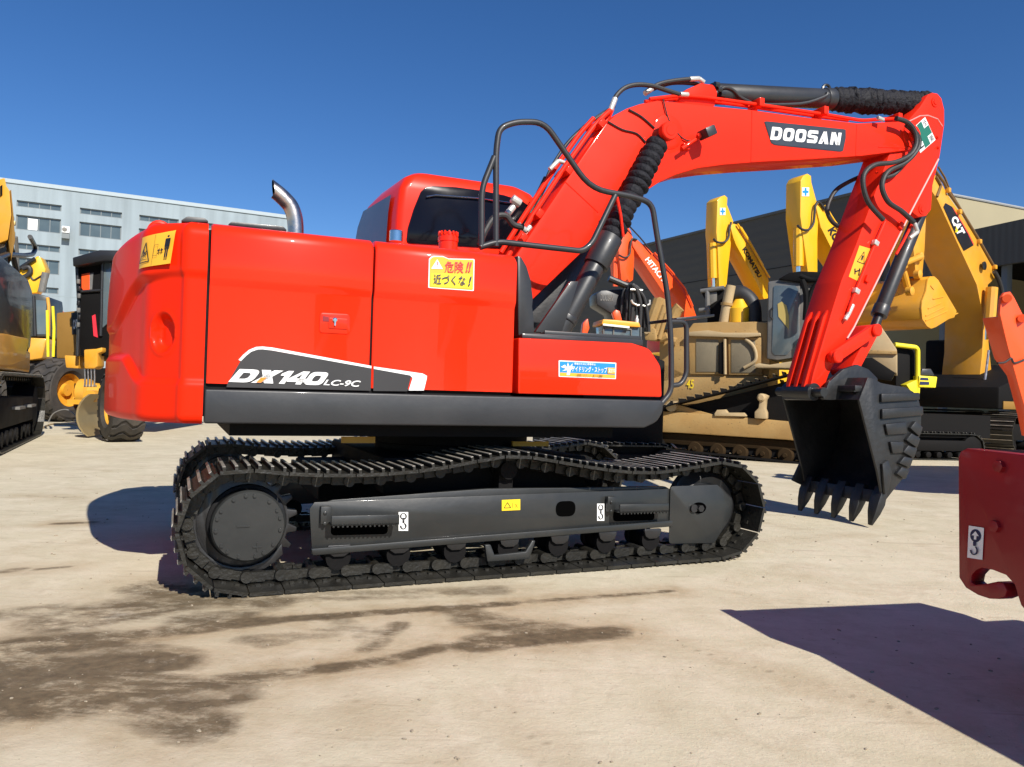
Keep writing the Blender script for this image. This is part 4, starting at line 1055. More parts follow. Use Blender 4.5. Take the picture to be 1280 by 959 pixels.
    side = X.poly([(1074, 500), (1085, 472), (1093, 474), (1102, 479), (1118, 482), (1132, 484), (1142, 490), (1149, 501), (1152, 515), (1151.5, 537), (1146, 562), (1139, 580), (1130, 597), (1121, 608), (1107, 626), (1103, 622), (1097, 590)], yk0)
    back = X.poly([(1078, 489), (1085, 472), (1093, 474), (1102, 479), (1118, 482), (1132, 484), (1142, 490), (1149, 501), (1152, 515), (1151.5, 537), (1146, 562), (1139, 580), (1130, 597), (1121, 608), (1107, 626)], yk0)
    b = NB()
    prism(b, side, yk0, yk0 + .025); prism(b, side, yk1 - .025, yk1)
    mk_s = mk('bucket', [(b, BLACKB)], E, bev=.006)
    cxm = sum(p[0] for p in side) / len(side); czm = sum(p[1] for p in side) / len(side)
    inn = [(x + (cxm - x) * .045, z + (czm - z) * .045) for x, z in back]
    b = NB(); prism(b, back + inn[::-1], yk0 + .024, yk1 - .024); mk('bucket_shell', [(b, BLACKB)], mk_s, bev=.003)
    b = NB()
    ribs = [((1099, 492), (1147, 491), (1147, 500), (1099, 503)), ((1100, 511), (1151, 508), (1151.5, 519), (1100, 524)), ((1104, 530), (1130, 527), (1131, 542), (1107, 544)), ((1110, 552), (1127, 552), (1126, 566), (1113, 567))]
    for P in ribs: prism(b, X.poly(P, yk0), yk0 - .03, yk0 + .002)
    mk('side_wear_bar', [(b, BLACKB)], mk_s, bev=.012)
    b = NB()
    blocks = [(1136, 527, 1149, 545), (1131, 542, 1146, 559), (1127, 557, 1142, 572), (1122, 571, 1137, 584), (1119, 584, 1132, 598)]
    for xa, ya, xb, yb_ in blocks:
        P = X.poly([(xa - 2, ya + 8), (xa + 5, ya - 1), (xb + 1.5, yb_ - 11), (xb - 3, yb_ + 1)], yk0); prism(b, P, yk0 - .036, yk0 + .04)
    mk('heel_shroud', [(b, BLACKB)], mk_s, bev=.014)
    lipn = X.p3(1104, 622, yk0); lipf = X.p3(1000, 612, yk1)
    lip0 = Vector((lipn.x, yk0, lipn.z)); lip1 = Vector((lipn.x, yk1, lipn.z))
    tip = X.p3(1093, 658, yk0)
    dl = Vector((tip.x - lipn.x, 0, tip.z - lipn.z))
    b = NB(); prismv(b, [lip0 + Vector((.03, 0, .05)), lip0 + Vector((-.012, 0, .06)), lip0 + dl * .22 + Vector((-.02, 0, 0)), lip0 + dl * .22 + Vector((.012, 0, 0))], (0, 1.0, 0)); mk('lip_plate', [(b, BLACKB)], mk_s, bev=.004)
    for k in range(5):
        y = yk0 + .05 + .225 * k; c = Vector((lipn.x, y, lipn.z)); dn = dl.normalized(); nn = Vector((-dn.z, 0, dn.x)); nn = nn if nn.x > 0 else -nn
        b = NB(); V = []
        for t, hw, th in ((-.10, .050, .030), (.06, .058, .048), (.16, .048, .036), (.285, .022, .010)):
            q = c + dn * t
            V.append([b.verts.new(q + Vector((0, sy * hw, 0)) + nn * sz * th) for sy, sz in ((-1, -1), (1, -1), (1, 1), (-1, 1))])
        for i in range(3):
            for j_ in range(4): b.faces.new((V[i][j_], V[i][(j_ + 1) % 4], V[i + 1][(j_ + 1) % 4], V[i + 1][j_]))
        b.faces.new(V[0][::-1]); b.faces.new(V[-1]); mk('tooth', [(b, BLACKB)], mk_s, bev=.006)
    for y in (yk0 - .03, yk1):
        b = NB()
        P = X.poly([(1100, 580), (1107, 575), (1112, 590), (1108, 612), (1103, 618)], yk0) if y < 0 else [(lipn.x - .03, lipn.z + .28), (lipn.x + .10, lipn.z + .30), (lipn.x + .02, lipn.z - .02), (lipn.x - .16, lipn.z + .05)]
        prism(b, P, y, y + .03); mk('side_cutter', [(b, BLACKB)], mk_s, bev=.005)
    b = NB()                                                  # ears that take the arm and the link
    for y in (-.26, .22):
        P = X.poly([(1022, 500), (1030, 478), (1048, 462), (1066, 456), (1080, 462), (1092, 474), (1085, 490), (1074, 500)], -.2)
        prism(b, roundpoly(P, .03, 3), y, y + .045)
    box(b, X.xz(1074, 500, yk0)[0] - .02, X.xz(1085, 472, yk0)[0], yk0 + .03, yk1 - .03, X.xz(1080, 486, yk0)[1] - .03, X.xz(1080, 486, yk0)[1] + .03)
    mk('bucket_ear', [(b, BLACKB)], mk_s, bev=.01)
    p = X.p3(1020, 490, -.2)
    b = NB(); cyl(b, (p.x, -.3, p.z), (p.x, .3, p.z), .045); cyl(b, (p.x, -.18, p.z), (p.x, .18, p.z), .085, n=24); mk('bucket_pin', [(b, BLACK)], mk_s)
    # top plate of the bucket, seen as the dark upper edge of its mouth
    b = NB(); q0 = X.p3(1074, 500, yk0); q1 = X.p3(1085, 472, yk0); prismv(b, [Vector((q0.x, yk0 + .02, q0.z)), Vector((q1.x, yk0 + .02, q1.z)), Vector((q1.x + .03, yk0 + .02, q1.z - .02)), Vector((q0.x + .03, yk0 + .02, q0.z))], (0, .96, 0)); mk('mouth_plate', [(b, BLACKB)], mk_s, bev=.004)
    # ---------------------------------------------------------- handrails
    def rail(P, y, r_=.021, fil=.14):
        b_ = NB(); tube(b_, X.line(P, y), r_, 12, fil=fil); return b_
    HR = mk('handrail', [(rail([(602, 308), (602, 236), (618, 196)], -1.0, fil=.08), GREY)], E)
    mk('handrail_loop', [(rail([(620, 308), (620, 190), (624, 160), (645, 152.5), (680, 152.5), (738, 236), (792, 246), (815, 254), (822, 300), (835, 370), (839, 430), (839, 490), (826, 505)], -1.0), GREY)], HR)
    mk('handrail_lower', [(rail([(600, 309), (622, 302), (728, 314), (740, 304), (769, 244)], -1.0, fil=.06), GREY)], HR)
    b = NB(); 
    for px, py in ((603, 309), (622, 311)): p = X.p3(px, py, -1.0); obox(b, (p.x, -1.0, 2.09), .10, .08, .02)
    mk('rail_foot', [(b, GREY)], HR, bev=.003)
    mk('grab_handle', [(rail([(838, 402), (858, 402), (858, 468), (851, 481), (838, 482)], -1.0, .019, .06), GREY)], E)
    b = NB(); p0 = X.p3(838, 400, -.9); p1 = X.p3(885, 397, -.9); prism(b, [(p0.x, p0.z - .015), (p1.x, p1.z - .0), (p1.x, p1.z + .02), (p0.x, p0.z + .01)], -.98, -.6); mk('step_plate', [(b, BLACK)], E, bev=.004)
    return E
build_excavator()

# ================================================================== BACKGROUND MACHINES
def poly_part(name, fr, px, y0, th, m, parent, bev=.01, rad=0.0, **k):
    """outline measured on the machine's plane y=y0, given its real thickness away from us"""
    b = NB(); P = fr.poly(px, y0)
    if rad: P = roundpoly(P, rad, 4)
    prism(b, P, y0, y0 + th); return mk(name, [(b, m)], parent, bev=bev, **k)
def tube_part(name, fr, px, y, r, m, parent, smooth=0, fil=0):
    b = NB(); tube(b, fr.line(px, y), r, 10, smooth=smooth, fil=fil); return mk(name, [(b, m)], parent)
def word(name, fr, quad, y, body, m, parent, sh=0, bo=.02, extra=None, lift=.012):
    q = [fr.p3(a, c, y) for a, c in quad]
    return decal(name, q, (extra or []) + [('text', body, (0, 0, 1, 1), m, sh, bo)], parent, lift=lift)
def cross_sticker(fr, c, w, h, y, parent, colr):
    q = [fr.p3(c[0] + a * w / 2, c[1] + b_ * h / 2, y) for a, b_ in ((-1, -1), (1, -1), (1, 1), (-1, 1))]
    decal('safety_sticker', q, [('poly', SQ, WHITE), ('poly', [[(.36, .05), (.64, .05), (.64, .95), (.36, .95)], [(.08, .36), (.36, .36), (.36, .64), (.08, .64)], [(.64, .36), (.92, .36), (.92, .64), (.64, .64)]], colr)], parent, lift=.01)

def undercarriage(fr, E, x0, x1, half, width, hgt, m=SHADE, n=40, shoe=TRACK):
    for s in (-1, 1):
        y0, y1 = (s * half - width / 2, s * half + width / 2)
        r = hgt / 2 - .03; lp = []
        for k in range(9): a = R(90 + 22.5 * k); lp.append((x0 + r + r * math.cos(a), hgt / 2 + r * math.sin(a)))
        for k in range(9): a = R(-90 + 22.5 * k); lp.append((x1 - r + r * math.cos(a), hgt / 2 + r * math.sin(a)))
        pl, gr, ch = track_meshes(lp, n, y0, y1, links=False, thick=.02, ghigh=.03, gn=2)
        t = mk('track', [(pl, shoe)], E); mk('grouser_bars', [(gr, GROUSER)], t, flat=True)
        b = NB(); box(b, x0 + r, x1 - r, s * half - .16, s * half + .16, hgt * .34, hgt * .72)
        for k in range(6): x = x0 + r * 1.3 + (x1 - x0 - 2.6 * r) * k / 5; cyl(b, (x, s * half - .2, hgt * .2), (x, s * half + .2, hgt * .2), hgt * .11, n=14)
        for x in (x0 + r, x1 - r): cyl(b, (x, s * half - .14, hgt / 2), (x, s * half + .14, hgt / 2), r * .86, n=28)
        mk('track_frame', [(b, m)], E, bev=.01)
    b = NB(); box(b, (x0 + x1) / 2 - .8, (x0 + x1) / 2 + .8, -half, half, hgt * .45, hgt * .95); mk('car_body', [(b, m)], E)

# ---------------------------------------------------------- two lemon yellow excavators with raised booms
def lemon(label, fr, arm, boom, cyl_, arm_th, words, cross, hoses, rods, sc=1.0):
    E = thing('yellow_excavator', label, 'excavator', fr.o, fr.yaw, 'lemon yellow excavators with raised booms')
    a = poly_part('arm', fr, arm, -.2, .42 * sc, KYEL, E, bev=.015)
    cross_sticker(fr, cross[0], cross[1], cross[2], -.2, a, BLUV)
    bo = poly_part('boom', fr, boom, -.24, .5 * sc, KYEL, E, bev=.015)
    for w in words: word('maker_lettering', fr, w[1], -.24, w[0], BLKV, bo, bo=.05)
    for P in rods: tube_part('steel_pipe', fr, P, -.3, .025, KYEL, bo)
    for P in hoses: tube_part('hydraulic_hose', fr, P, -.28, .03, RUBBER, a, smooth=5)
    c = tube_part('bucket_cylinder', fr, cyl_[:2], -.05, .11 * sc, KYEL, E)
    tube_part('rod', fr, cyl_[1:], -.05, .055 * sc, CHROME, c)
    x = fr.xz(*boom[len(boom) // 2], -.24)[0]
    b = NB(); box(b, x - 2.6, x + .4, .2, 2.8, 1.1, 2.4); mk('engine_housing', [(b, KYEL)], E, bev=.1)
    b = NB(); box(b, x - 1.0, x + .5, 1.8, 2.8, 1.2, 2.9); q = mk('cab', [(b, KYEL)], E, bev=.12); b = NB(); box(b, x - 1.01, x + .4, 1.78, 2.6, 1.9, 2.7); mk('window', [(b, GLASS)], q)
    b = NB(); box(b, x - .5, x + .3, .0, .4, 1.0, 3.2); mk('boom_foot', [(b, KYEL)], E, bev=.03)
    undercarriage(fr, E, x - 2.6, x + .6, 1.25, .7, 1.0, n=30)
    return E
g = at_depth(935, 500, 20.5); K1 = Frame(g.x, g.y, R(28))
lemon('lemon yellow excavator left of its twin, its raised boom fully seen behind the bulldozer engine', K1,
      [(897, 250), (901, 246), (906, 244), (909.5, 247), (909, 256), (917, 277), (914, 285), (913, 300), (914, 304), (911, 330), (908, 362), (899, 362), (897, 305), (895.5, 290)],
      [(913, 283), (917, 279.5), (922, 281), (925, 286), (930, 291), (944, 314), (960, 346), (966, 372), (955, 374), (947, 356), (920, 306), (917, 298)],
      [(890.5, 304), (891.5, 348), (892, 366)], .4, [('KOMATSU', ((931.5, 308), (952, 345), (947.5, 348), (927.5, 312)))], ((903, 264.5), 7, 9),
      [[(914, 278), (911.5, 287), (910.5, 297), (905, 303), (897, 303), (892, 299)]], [[(922, 280), (933, 297), (950, 327), (962, 347)], [(926, 284), (937, 302), (954, 332)]])
g = at_depth(1040, 500, 19.5); K2 = Frame(g.x, g.y, R(28))
lemon('lemon yellow excavator whose boom passes behind the red arm, tallest of the two', K2,
      [(1001, 226), (1004, 220), (1009.5, 217), (1014, 220), (1014.5, 228), (1022, 256), (1023, 275), (1022, 300), (1022, 341), (1010, 341), (1003, 288), (1000.5, 270)],
      [(1020, 258), (1025, 254), (1030, 258), (1034, 266), (1043, 279), (1056, 293), (1083, 340), (1100, 380), (1086, 384), (1062, 346), (1042, 316), (1026, 284)],
      [(998, 286), (998, 333), (998, 350)], .4, [('KOMATSU', ((1042, 283), (1069, 331), (1061, 336), (1034, 288)))], ((1006.5, 240), 9, 11),
      [[(1031, 262), (1024, 253), (1019, 258), (1017, 278), (1011, 287), (1003, 287), (997, 282)]], [[(1031, 257), (1043, 276), (1058, 296)]], 1.1)

# ---------------------------------------------------------- orange excavator behind the cylinder
g = at_depth(850, 500, 21.5); HI = Frame(g.x, g.y, R(28))
E = thing('orange_excavator', 'orange excavator with boom raised, seen behind the bare grey cylinder of the red machine', 'excavator', HI.o, HI.yaw)
poly_part('arm', HI, [(772, 296), (778, 285), (785, 282), (789, 290), (792, 300), (793, 322), (791.5, 350), (787, 353), (784, 349), (780, 354), (777, 351), (774, 322)], -.2, .45, ORNG, E, bev=.015)
bo = poly_part('boom', HI, [(790, 297), (796, 299), (807, 308), (818, 318), (832, 333), (849, 352), (858, 362), (866, 382), (872, 399), (855, 401), (841, 381), (827, 362), (800, 322), (791, 308)], -.24, .5, ORNG, E, bev=.015)
word('maker_lettering', HI, ((811, 321), (834, 349), (828, 353.5), (805.5, 325)), -.24, 'HITACHI', WHITE, bo, bo=.03)
tube_part('steel_pipe', HI, [(786, 282), (800, 297), (816, 316)], -.3, .02, GREY, bo)
tube_part('steel_pipe', HI, [(818, 316), (840, 340), (856, 360), (866, 383)], -.3, .025, ORNG, bo)
tube_part('hydraulic_hose', HI, [(796, 300), (790, 299), (788, 308), (787, 318), (781, 322), (774, 319)], -.28, .025, RUBBER, bo, smooth=5)
for x in (768, 770.5): tube_part('bucket_cylinder', HI, [(x, 322), (x, 358)], -.05, .045, ORNG, E)
b = NB(); x = HI.xz(872, 400, -.24)[0]; box(b, x - .4, x + 2.8, -1.3, 1.3, 1.1, 2.4); mk('engine_housing', [(b, ORNG)], E, bev=.1)
b = NB(); box(b, x - .6, x + .9, .35, 1.3, 1.2, 2.9); mk('cab', [(b, ORNG)], E, bev=.1)
undercarriage(HI, E, x - 1.2, x + 3.0, 1.2, .6, .9, n=30)

# ---------------------------------------------------------- tan bulldozer with high sprocket
BD = Frame(5.42, 15.0, R(-27))
E = thing('bulldozer', 'big dusty tan crawler bulldozer with tall grey cab and sloping tracks behind the red excavator', 'bulldozer', BD.o, BD.yaw)
beam = poly_part('track_frame', BD, [(815, 512), (828, 514), (880, 517.5), (985, 527), (1040, 533), (1040, 556), (982, 550), (851, 541.5), (815, 540)], -.12, .5, TAN, E, bev=.03)
poly_part('frame_brace', BD, [(834, 503), (846, 505), (892, 519), (840, 519)], -.05, .3, TAN, E, bev=.02)
poly_part('bolted_cap', BD, [(893, 517), (896, 512.5), (906, 512), (909, 516), (930, 516), (934, 521), (893, 520)], -.16, .2, TANP, E, bev=.02, rad=.02)
q = poly_part('pivot_bracket', BD, [(943, 523), (943, 515), (948, 510), (950, 495), (954, 492), (960, 495), (957, 500), (956, 511), (958, 516), (958, 524)], -.22, .25, TANP, E, bev=.02)
b = NB(); p = BD.p3(951.5, 497, -.25); lathe(b, tuple(p), (0, 1, 0), [(-.03, .05), (0, .08), (.2, .08)], 14); mk('pivot_pin', [(b, TANP)], q)
b = NB(); p = BD.p3(840, 508, -.08); lathe(b, tuple(p), (0, 1, 0), [(-.08, .11), (.3, .11)], 20); mk('idler_cap', [(b, TANP)], E)
b = NB(); P = BD.poly([(820, 541), (851, 542), (982, 551), (1040, 556), (1040, 565), (985, 563), (850, 556), (820, 552)], .0); prism(b, P, .0, .4); RG = mk('roller_guard', [(b, mat('rusty_brown', (.034, .021, .010), .9, var=.3, dust=.2, dustcol=(.05,.035,.02), spec=.08))], E, bev=.02)
for x in (868, 896, 924, 953, 981, 1008):
    p = BD.p3(x, 561 + (x - 868) * .075, -.02); b = NB(); lathe(b, tuple(p), (0, 1, 0), [(0, .13), (.05, .17), (.5, .17)], 20); lathe(b, tuple(p), (0, -1, 0), [(0, .05), (.05, .04)], 10); mk('track_roller', [(b, mat('rusty_brown', (.034, .021, .010)))], E)
lp = BD.poly([(836, 562), (880, 566), (930, 571), (985, 577), (1040, 583), (1075, 578), (1092, 556), (1090, 520), (1070, 480), (1048, 462), (1020, 461), (990, 468), (960, 476), (930, 484), (900, 492), (870, 499), (850, 504), (832, 509), (820, 525), (824, 550)], -.2)
A = sum(lp[i][0] * lp[(i + 1) % len(lp)][1] - lp[(i + 1) % len(lp)][0] * lp[i][1] for i in range(len(lp)))
lp = lp if A > 0 else lp[::-1]
for y0 in (-.3, 1.9):
    pl, gr, ch = track_meshes(lp, 58, y0, y0 + .6, thick=.025, ghigh=.075, gn=1, links=False)
    t = mk('track', [(pl, SHADE)], E); mk('grouser_bars', [(gr, TANP)], t, flat=True)
b = NB(); P = [(x * .97 + .05, z * .93 + .03) for x, z in lp]; prism(b, P, .05, .25); mk('inner_track_shadow_plate' if False else 'track_core', [(b, SHADE)], E)  # dark sheet filling the track loop, stands in for the shade inside
poly_part('lower_body', BD, [(800, 440), (858, 468), (912, 470), (960, 469), (960, 500), (912, 501), (858, 506), (800, 510)], .45, 1.4, TAN, E, bev=.02)
HD = poly_part('engine_hood', BD, [(824, 412), (856, 409), (861, 411), (866, 404), (905, 402), (918, 403), (942, 402), (962, 403), (962, 470), (858, 470), (824, 480)], .45, 1.4, TAN, E, bev=.03)
for nm, P, Q in (('hood_door', [(861, 420), (907, 421), (908, 468), (862, 468)], [(870, 424), (898, 425), (898, 465), (870, 465)]), ('hood_door', [(910, 421), (952, 422), (953, 469), (911, 469)], [(914, 425), (944, 426), (944, 466), (914, 466)])):
    d = poly_part(nm, BD, P, .40, .06, TAN, HD if False else E, bev=.015); poly_part('grille', BD, Q, .385, .03, MESHM, d, bev=.004)
poly_part('hood_rail', BD, [(861, 415), (885, 413), (905, 416), (950, 416), (950, 420), (930, 422), (861, 420)], .30, .15, TANP, E, bev=.01)
poly_part('door_pillar', BD, [(899, 429), (904, 427), (904, 468), (898, 467)], .34, .06, SHADE, E, bev=.005)
tube_part('door_rod', BD, [(906, 424), (906.5, 468)], .33, .03, WHITE if False else TANP, E)
tube_part('arched_bar', BD, [(932, 424), (941, 432), (945, 443), (943, 452), (930, 460)], .36, .035, TANP, E, smooth=5)
word('side_number', BD, ((859, 474), (868, 474.5), (867, 486), (858, 485)), .44, '45', YELS, E, bo=.01)
b = NB(); tube(b, BD.line([(904, 408), (908, 384), (913.5, 357)], .8), .105, 18); EX = mk('exhaust_stack', [(b, TANP)], E)
b = NB(); tube(b, BD.line([(908.5, 382), (909, 379)], .8), .13, 18); mk('clamp_ring', [(b, TAN)], EX)
b = NB(); tube(b, BD.line([(916, 368), (926, 367), (936, 374), (941, 385), (942, 405)], 1.0), .17, 18, smooth=6); mk('intake_pipe', [(b, RUBBER)], E)
b = NB(); p = BD.p3(924, 388, .9); lathe(b, (p.x, p.y, p.z - .32), (0, 0, 1), [(0, .10), (.05, .22), (.35, .22), (.45, .15), (.55, .1)], 20); mk('pre_cleaner', [(b, KYEL)], E)
q = poly_part('lamp_guard', BD, [(875, 361), (878, 359.5), (905, 357.5), (905, 400), (884, 403), (884, 380), (876, 365)], 1.2, .4, SHADE, E, bev=.01)
for P in ([(876, 364), (905, 360)], [(884, 362), (885, 395)], [(874, 388), (888, 387)]): tube_part('guard_bar', BD, P, 1.15, .05, CABG, q)
poly_part('guard_mesh', BD, [(886, 366), (896, 365), (896, 376), (887, 382)], 1.17, .02, CABG, q, bev=.002)
for P, y in (([(806, 425), (805, 413), (812, 408), (819, 411), (821, 426)], .1), ([(817, 374), (824, 371), (831, 374), (832, 386), (822, 384)], .15)): poly_part('lift_bracket', BD, P, y, .3, TAN, E, bev=.02, rad=.05)
for P, r_ in (([(811, 412), (824, 374)], .13), ([(819, 418), (831, 382)], .07), ([(824, 424), (833, 392)], .05)): tube_part('lift_cylinder', BD, P, .2, r_, TAN, E)
b = NB(); p = BD.p3(809, 414, .08); lathe(b, tuple(p), (0, -1, 0), [(0, .07), (.04, .06)], 14); mk('lift_pin', [(b, TANP)], E)
for P, r_ in (([(825, 424), (834, 420)], .09), ([(842, 398), (846, 388), (850, 384)], .12), ([(838, 426), (846, 428)], .10)): tube_part('hose_elbow', BD, P, .3, r_, TAN, E)
poly_part('front_shadow_box', BD, [(842, 386), (852, 381), (862, 388), (860, 400), (842, 401)], .5, .5, SHADE, E, bev=.05) if False else None
poly_part('fender', BD, [(941, 457), (948, 454), (962, 456), (1000, 450), (1042, 441), (1042, 447), (996, 461), (946, 460)], -.1, .8, TANP, E, bev=.02)
CB = poly_part('cab', BD, [(960, 352), (1000, 346), (1046, 345), (1046, 436), (1004, 445), (974, 450), (958, 449)], .35, 1.3, CABG, E, bev=.03)
dr = poly_part('cab_door', BD, [(961, 353), (1000, 354), (1000, 446), (972, 450), (959, 448)], .31, .04, CABG, CB, bev=.012)
poly_part('door_glass', BD, [(967, 357), (994, 357), (998, 362), (998, 428), (983, 444), (968, 444), (965, 440)], .295, .02, GLASSB, dr if False else CB, bev=.003, rad=.05)
poly_part('rear_window', BD, [(1012, 368), (1030, 362), (1032, 420), (1014, 425)], .33, .03, GLASSB, CB, bev=.003, rad=.04)
poly_part('cab_roof', BD, [(972, 349), (986, 341), (1000, 339), (1030, 340), (1052, 342), (1052, 350), (1000, 353)], .25, 1.5, SHADE, E, bev=.03)
for P, r_ in (([(1040, 342), (1020, 356), (1012, 372), (1010, 400)], .05), ([(1003, 350), (1008, 370), (1007, 400)], .06), ([(1000, 345), (1020, 350), (1045, 336)], .05)): tube_part('roof_hose', BD, P, .1, r_, SHADE, E, smooth=4)
tube_part('handle', BD, [(966, 385), (963, 388), (963, 396), (966, 399)], .29, .02, BLACK, CB)
poly_part('seat_cover', BD, [(972, 380), (977, 377), (983, 382), (986, 395), (986, 412), (978, 402), (973, 396)], .284, .01, mat('sun_faded_yellow', (.45, .34, .10), .8), CB, bev=.0)
poly_part('step_block', BD, [(999, 421), (1004, 418), (1012, 420), (1010, 445), (999, 448)], .2, .3, CABG, E, bev=.02)
TK = poly_part('fuel_tank', BD, [(1072, 412), (1100, 406), (1121, 437), (1121, 467), (1100, 460), (1072, 447)], .15, 1.6, TANP, E, bev=.02)
poly_part('tank_step', BD, [(1070, 437), (1121, 439), (1121.5, 443), (1070, 442)], .10, .06, TAN, TK, bev=.006)
poly_part('tank_skirt', BD, [(1072, 448), (1090, 447), (1119, 466), (1114, 476), (1072, 470)], .10, .3, SHADE, TK, bev=.01)

# ---------------------------------------------------------- ochre excavator at right with its bucket curled up
g = at_depth(1205, 520, 21.0); CT = Frame(g.x, g.y, R(36))
E = thing('yellow_excavator', 'ochre yellow excavator with black boom badge and curled yellow bucket beside the red arm', 'excavator', CT.o, CT.yaw)
bo = poly_part('boom', CT, [(1163, 236), (1165, 224), (1171, 218), (1176, 226), (1183, 241), (1217, 291), (1244, 340), (1243, 349), (1235, 356), (1233, 395), (1236, 430), (1240, 470), (1224, 478), (1228, 440), (1229, 395), (1221, 356), (1194, 298), (1172, 250)], -.3, 1.0, CYEL, E, bev=.012)
q = [CT.p3(*k, -.3) for k in ((1177.5, 258), (1188.5, 256.5), (1211, 296), (1197, 300))]
word('boom_badge', CT, ((1177.5, 258), (1188.5, 256.5), (1211, 296), (1197, 300)), -.3, ' ', WHITE, bo, lift=.01) if False else None
decal('boom_badge', q, [('poly', [(-.0, .0), (.05, -.35), (.95, -.28), (1.03, .10), (.98, .95), (.5, 1.08), (.08, .98)], BLKV), ('poly', [(.95, -.28), (1.03, .10), (.98, .95), (1.06, .9), (1.10, .10), (1.02, -.24)], REDV)], bo, lift=.012)
word('badge_lettering', CT, ((1194.5, 269), (1206, 291), (1196.5, 295), (1187.5, 274)), -.3, 'CAT', WHITE, bo, bo=.06, lift=.018)
q = [CT.p3(*k, -.3) for k in ((1191, 284), (1197, 281), (1197, 290), (1193, 291))]
decal('badge_triangle', q, [('poly', [(0, 0), (1, 0), (.5, 1)], YELS)], bo, lift=.024)
for P, r_ in (([(1168, 212), (1180, 228), (1186, 241), (1200, 261), (1222, 297), (1243, 334)], .035), ([(1173, 209), (1181, 222), (1188, 240), (1205, 268)], .025), ([(1170, 221), (1176, 232), (1171, 246)], .04)): tube_part('steel_pipe', CT, P, -.32, r_, mat('brown_pipe', (.16, .09, .03), .5), bo)
for px, py in ((1185, 238), (1199, 265), (1224, 302), (1243, 334)): b = NB(); obox(b, CT.p3(px, py, -.34), .12, .12, .12); mk('pipe_clamp', [(b, CYEL)], bo, bev=.02)
b = NB(); p = CT.p3(1229, 332.5, -.36); lathe(b, tuple(p), (0, -1, 0), [(-.05, .03), (0, .11), (.04, .12), (.05, .09)], 16); mk('work_lamp', [(b, BLACK)], bo)
tube_part('hydraulic_hose', CT, [(1243, 340), (1249, 352), (1253, 370), (1250, 392)], -.4, .06, RUBBER, bo, smooth=5)
c = tube_part('boom_cylinder', CT, [(1240, 360), (1237, 400)], -.5, .15, CYEL, E); tube_part('rod', CT, [(1237, 400), (1236, 425)], -.5, .10, CHROME, c)
ar = poly_part('arm', CT, [(1143, 275), (1150, 266), (1158, 266), (1156, 310), (1153, 345), (1145, 345), (1142, 310)], -.28, .62, CYEL, E, bev=.012)
tube_part('link_rod', CT, [(1131, 329), (1151, 321)], -.4, .075, CYEL, E)
tube_part('link_rod', CT, [(1128, 335), (1135, 360)], -.1, .08, CYEL, E)
for px, py in ((1151, 321), (1131, 330), (1149, 343), (1139, 364)): b = NB(); lathe(b, tuple(CT.p3(px, py, -.36)), (0, -1, 0), [(-.1, .11), (.03, .11), (.06, .05)], 14); mk('pin', [(b, CYEL)], E)
bk = poly_part('bucket', CT, [(1158, 363), (1160, 349), (1163, 345.5), (1168, 345.5), (1173, 350), (1196, 389), (1193, 397), (1186, 399), (1170, 409), (1164, 411), (1159, 408), (1153, 399), (1152, 385), (1153, 376)], -.55, .05, CYEL, E, bev=.006)
b = NB(); P = CT.poly([(1160, 349), (1163, 345.5), (1168, 345.5), (1164, 353), (1161, 366), (1156, 377), (1156, 396), (1161, 405), (1166, 407), (1186, 396), (1192, 394), (1193, 397), (1186, 399), (1170, 409), (1164, 411), (1159, 408), (1153, 399), (1152, 385), (1153, 376), (1158, 363)], -.55); prism(b, P, -.5, 1.15); mk('bucket_shell', [(b, CYEL)], bk, bev=.01)
b = NB(); P = CT.poly([(1158, 363), (1160, 349), (1163, 345.5), (1168, 345.5), (1173, 350), (1196, 389), (1193, 397), (1186, 399), (1170, 409), (1164, 411), (1159, 408), (1153, 399), (1152, 385), (1153, 376)], -.55); prism(b, P, 1.15, 1.2); mk('far_cheek', [(b, CYEL)], bk)
for k in range(4):
    b = NB(); y = -.4 + .46 * k; p = CT.p3(1193, 395, -.55); p2 = CT.p3(1206, 391, -.55); V = []
    prism(b, [(p.x - .03, p.z - .07), (p2.x, p2.z - .01), (p2.x, p2.z + .01), (p.x - .03, p.z + .07)], y, y + .14); mk('tooth', [(b, CYEL)], bk, bev=.01)
for k, (a, c) in enumerate((((1166, 374), (1179, 371)), ((1160, 386), (1176, 379)), ((1157, 395), (1180, 384)), ((1157, 401), (1184, 389)), ((1163, 357), (1167, 362)))): tube_part('cheek_rib', CT, [a, c], -.555, .016, CYEL, bk)
for P in ([(1139, 371), (1138, 380), (1137, 391)], [(1117, 383), (1116, 391)]): pass
x = CT.xz(1232, 470, -.3)[0]
b = NB(); prism(b, [(x - 1.9, 1.15), (x + 3.2, 1.15), (x + 3.2, 2.5), (x + .6, 2.3), (x - 1.9, 1.7)], -1.4, 1.4); mk('upper_body', [(b, SHADE)], E, bev=.05)  # body and cab coloured near-black for the shadow they stand in
b = NB(); box(b, x - 1.7, x + 3.2, -1.43, -1.40, 1.15, 1.35); mk('side_step', [(b, mat('ochre_in_shade', (.25, .13, .02), .6))], E, bev=.01)  # darker copy of the ochre paint, shade put into its colour
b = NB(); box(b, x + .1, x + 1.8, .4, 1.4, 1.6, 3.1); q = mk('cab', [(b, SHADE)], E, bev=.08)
undercarriage(CT, E, x - 2.0, x + 3.4, 1.35, .8, 1.08, n=34)
tube_part('prop_rod', CT, [(1231, 478), (1236, 438)], -.7, .03, STEEL, E)

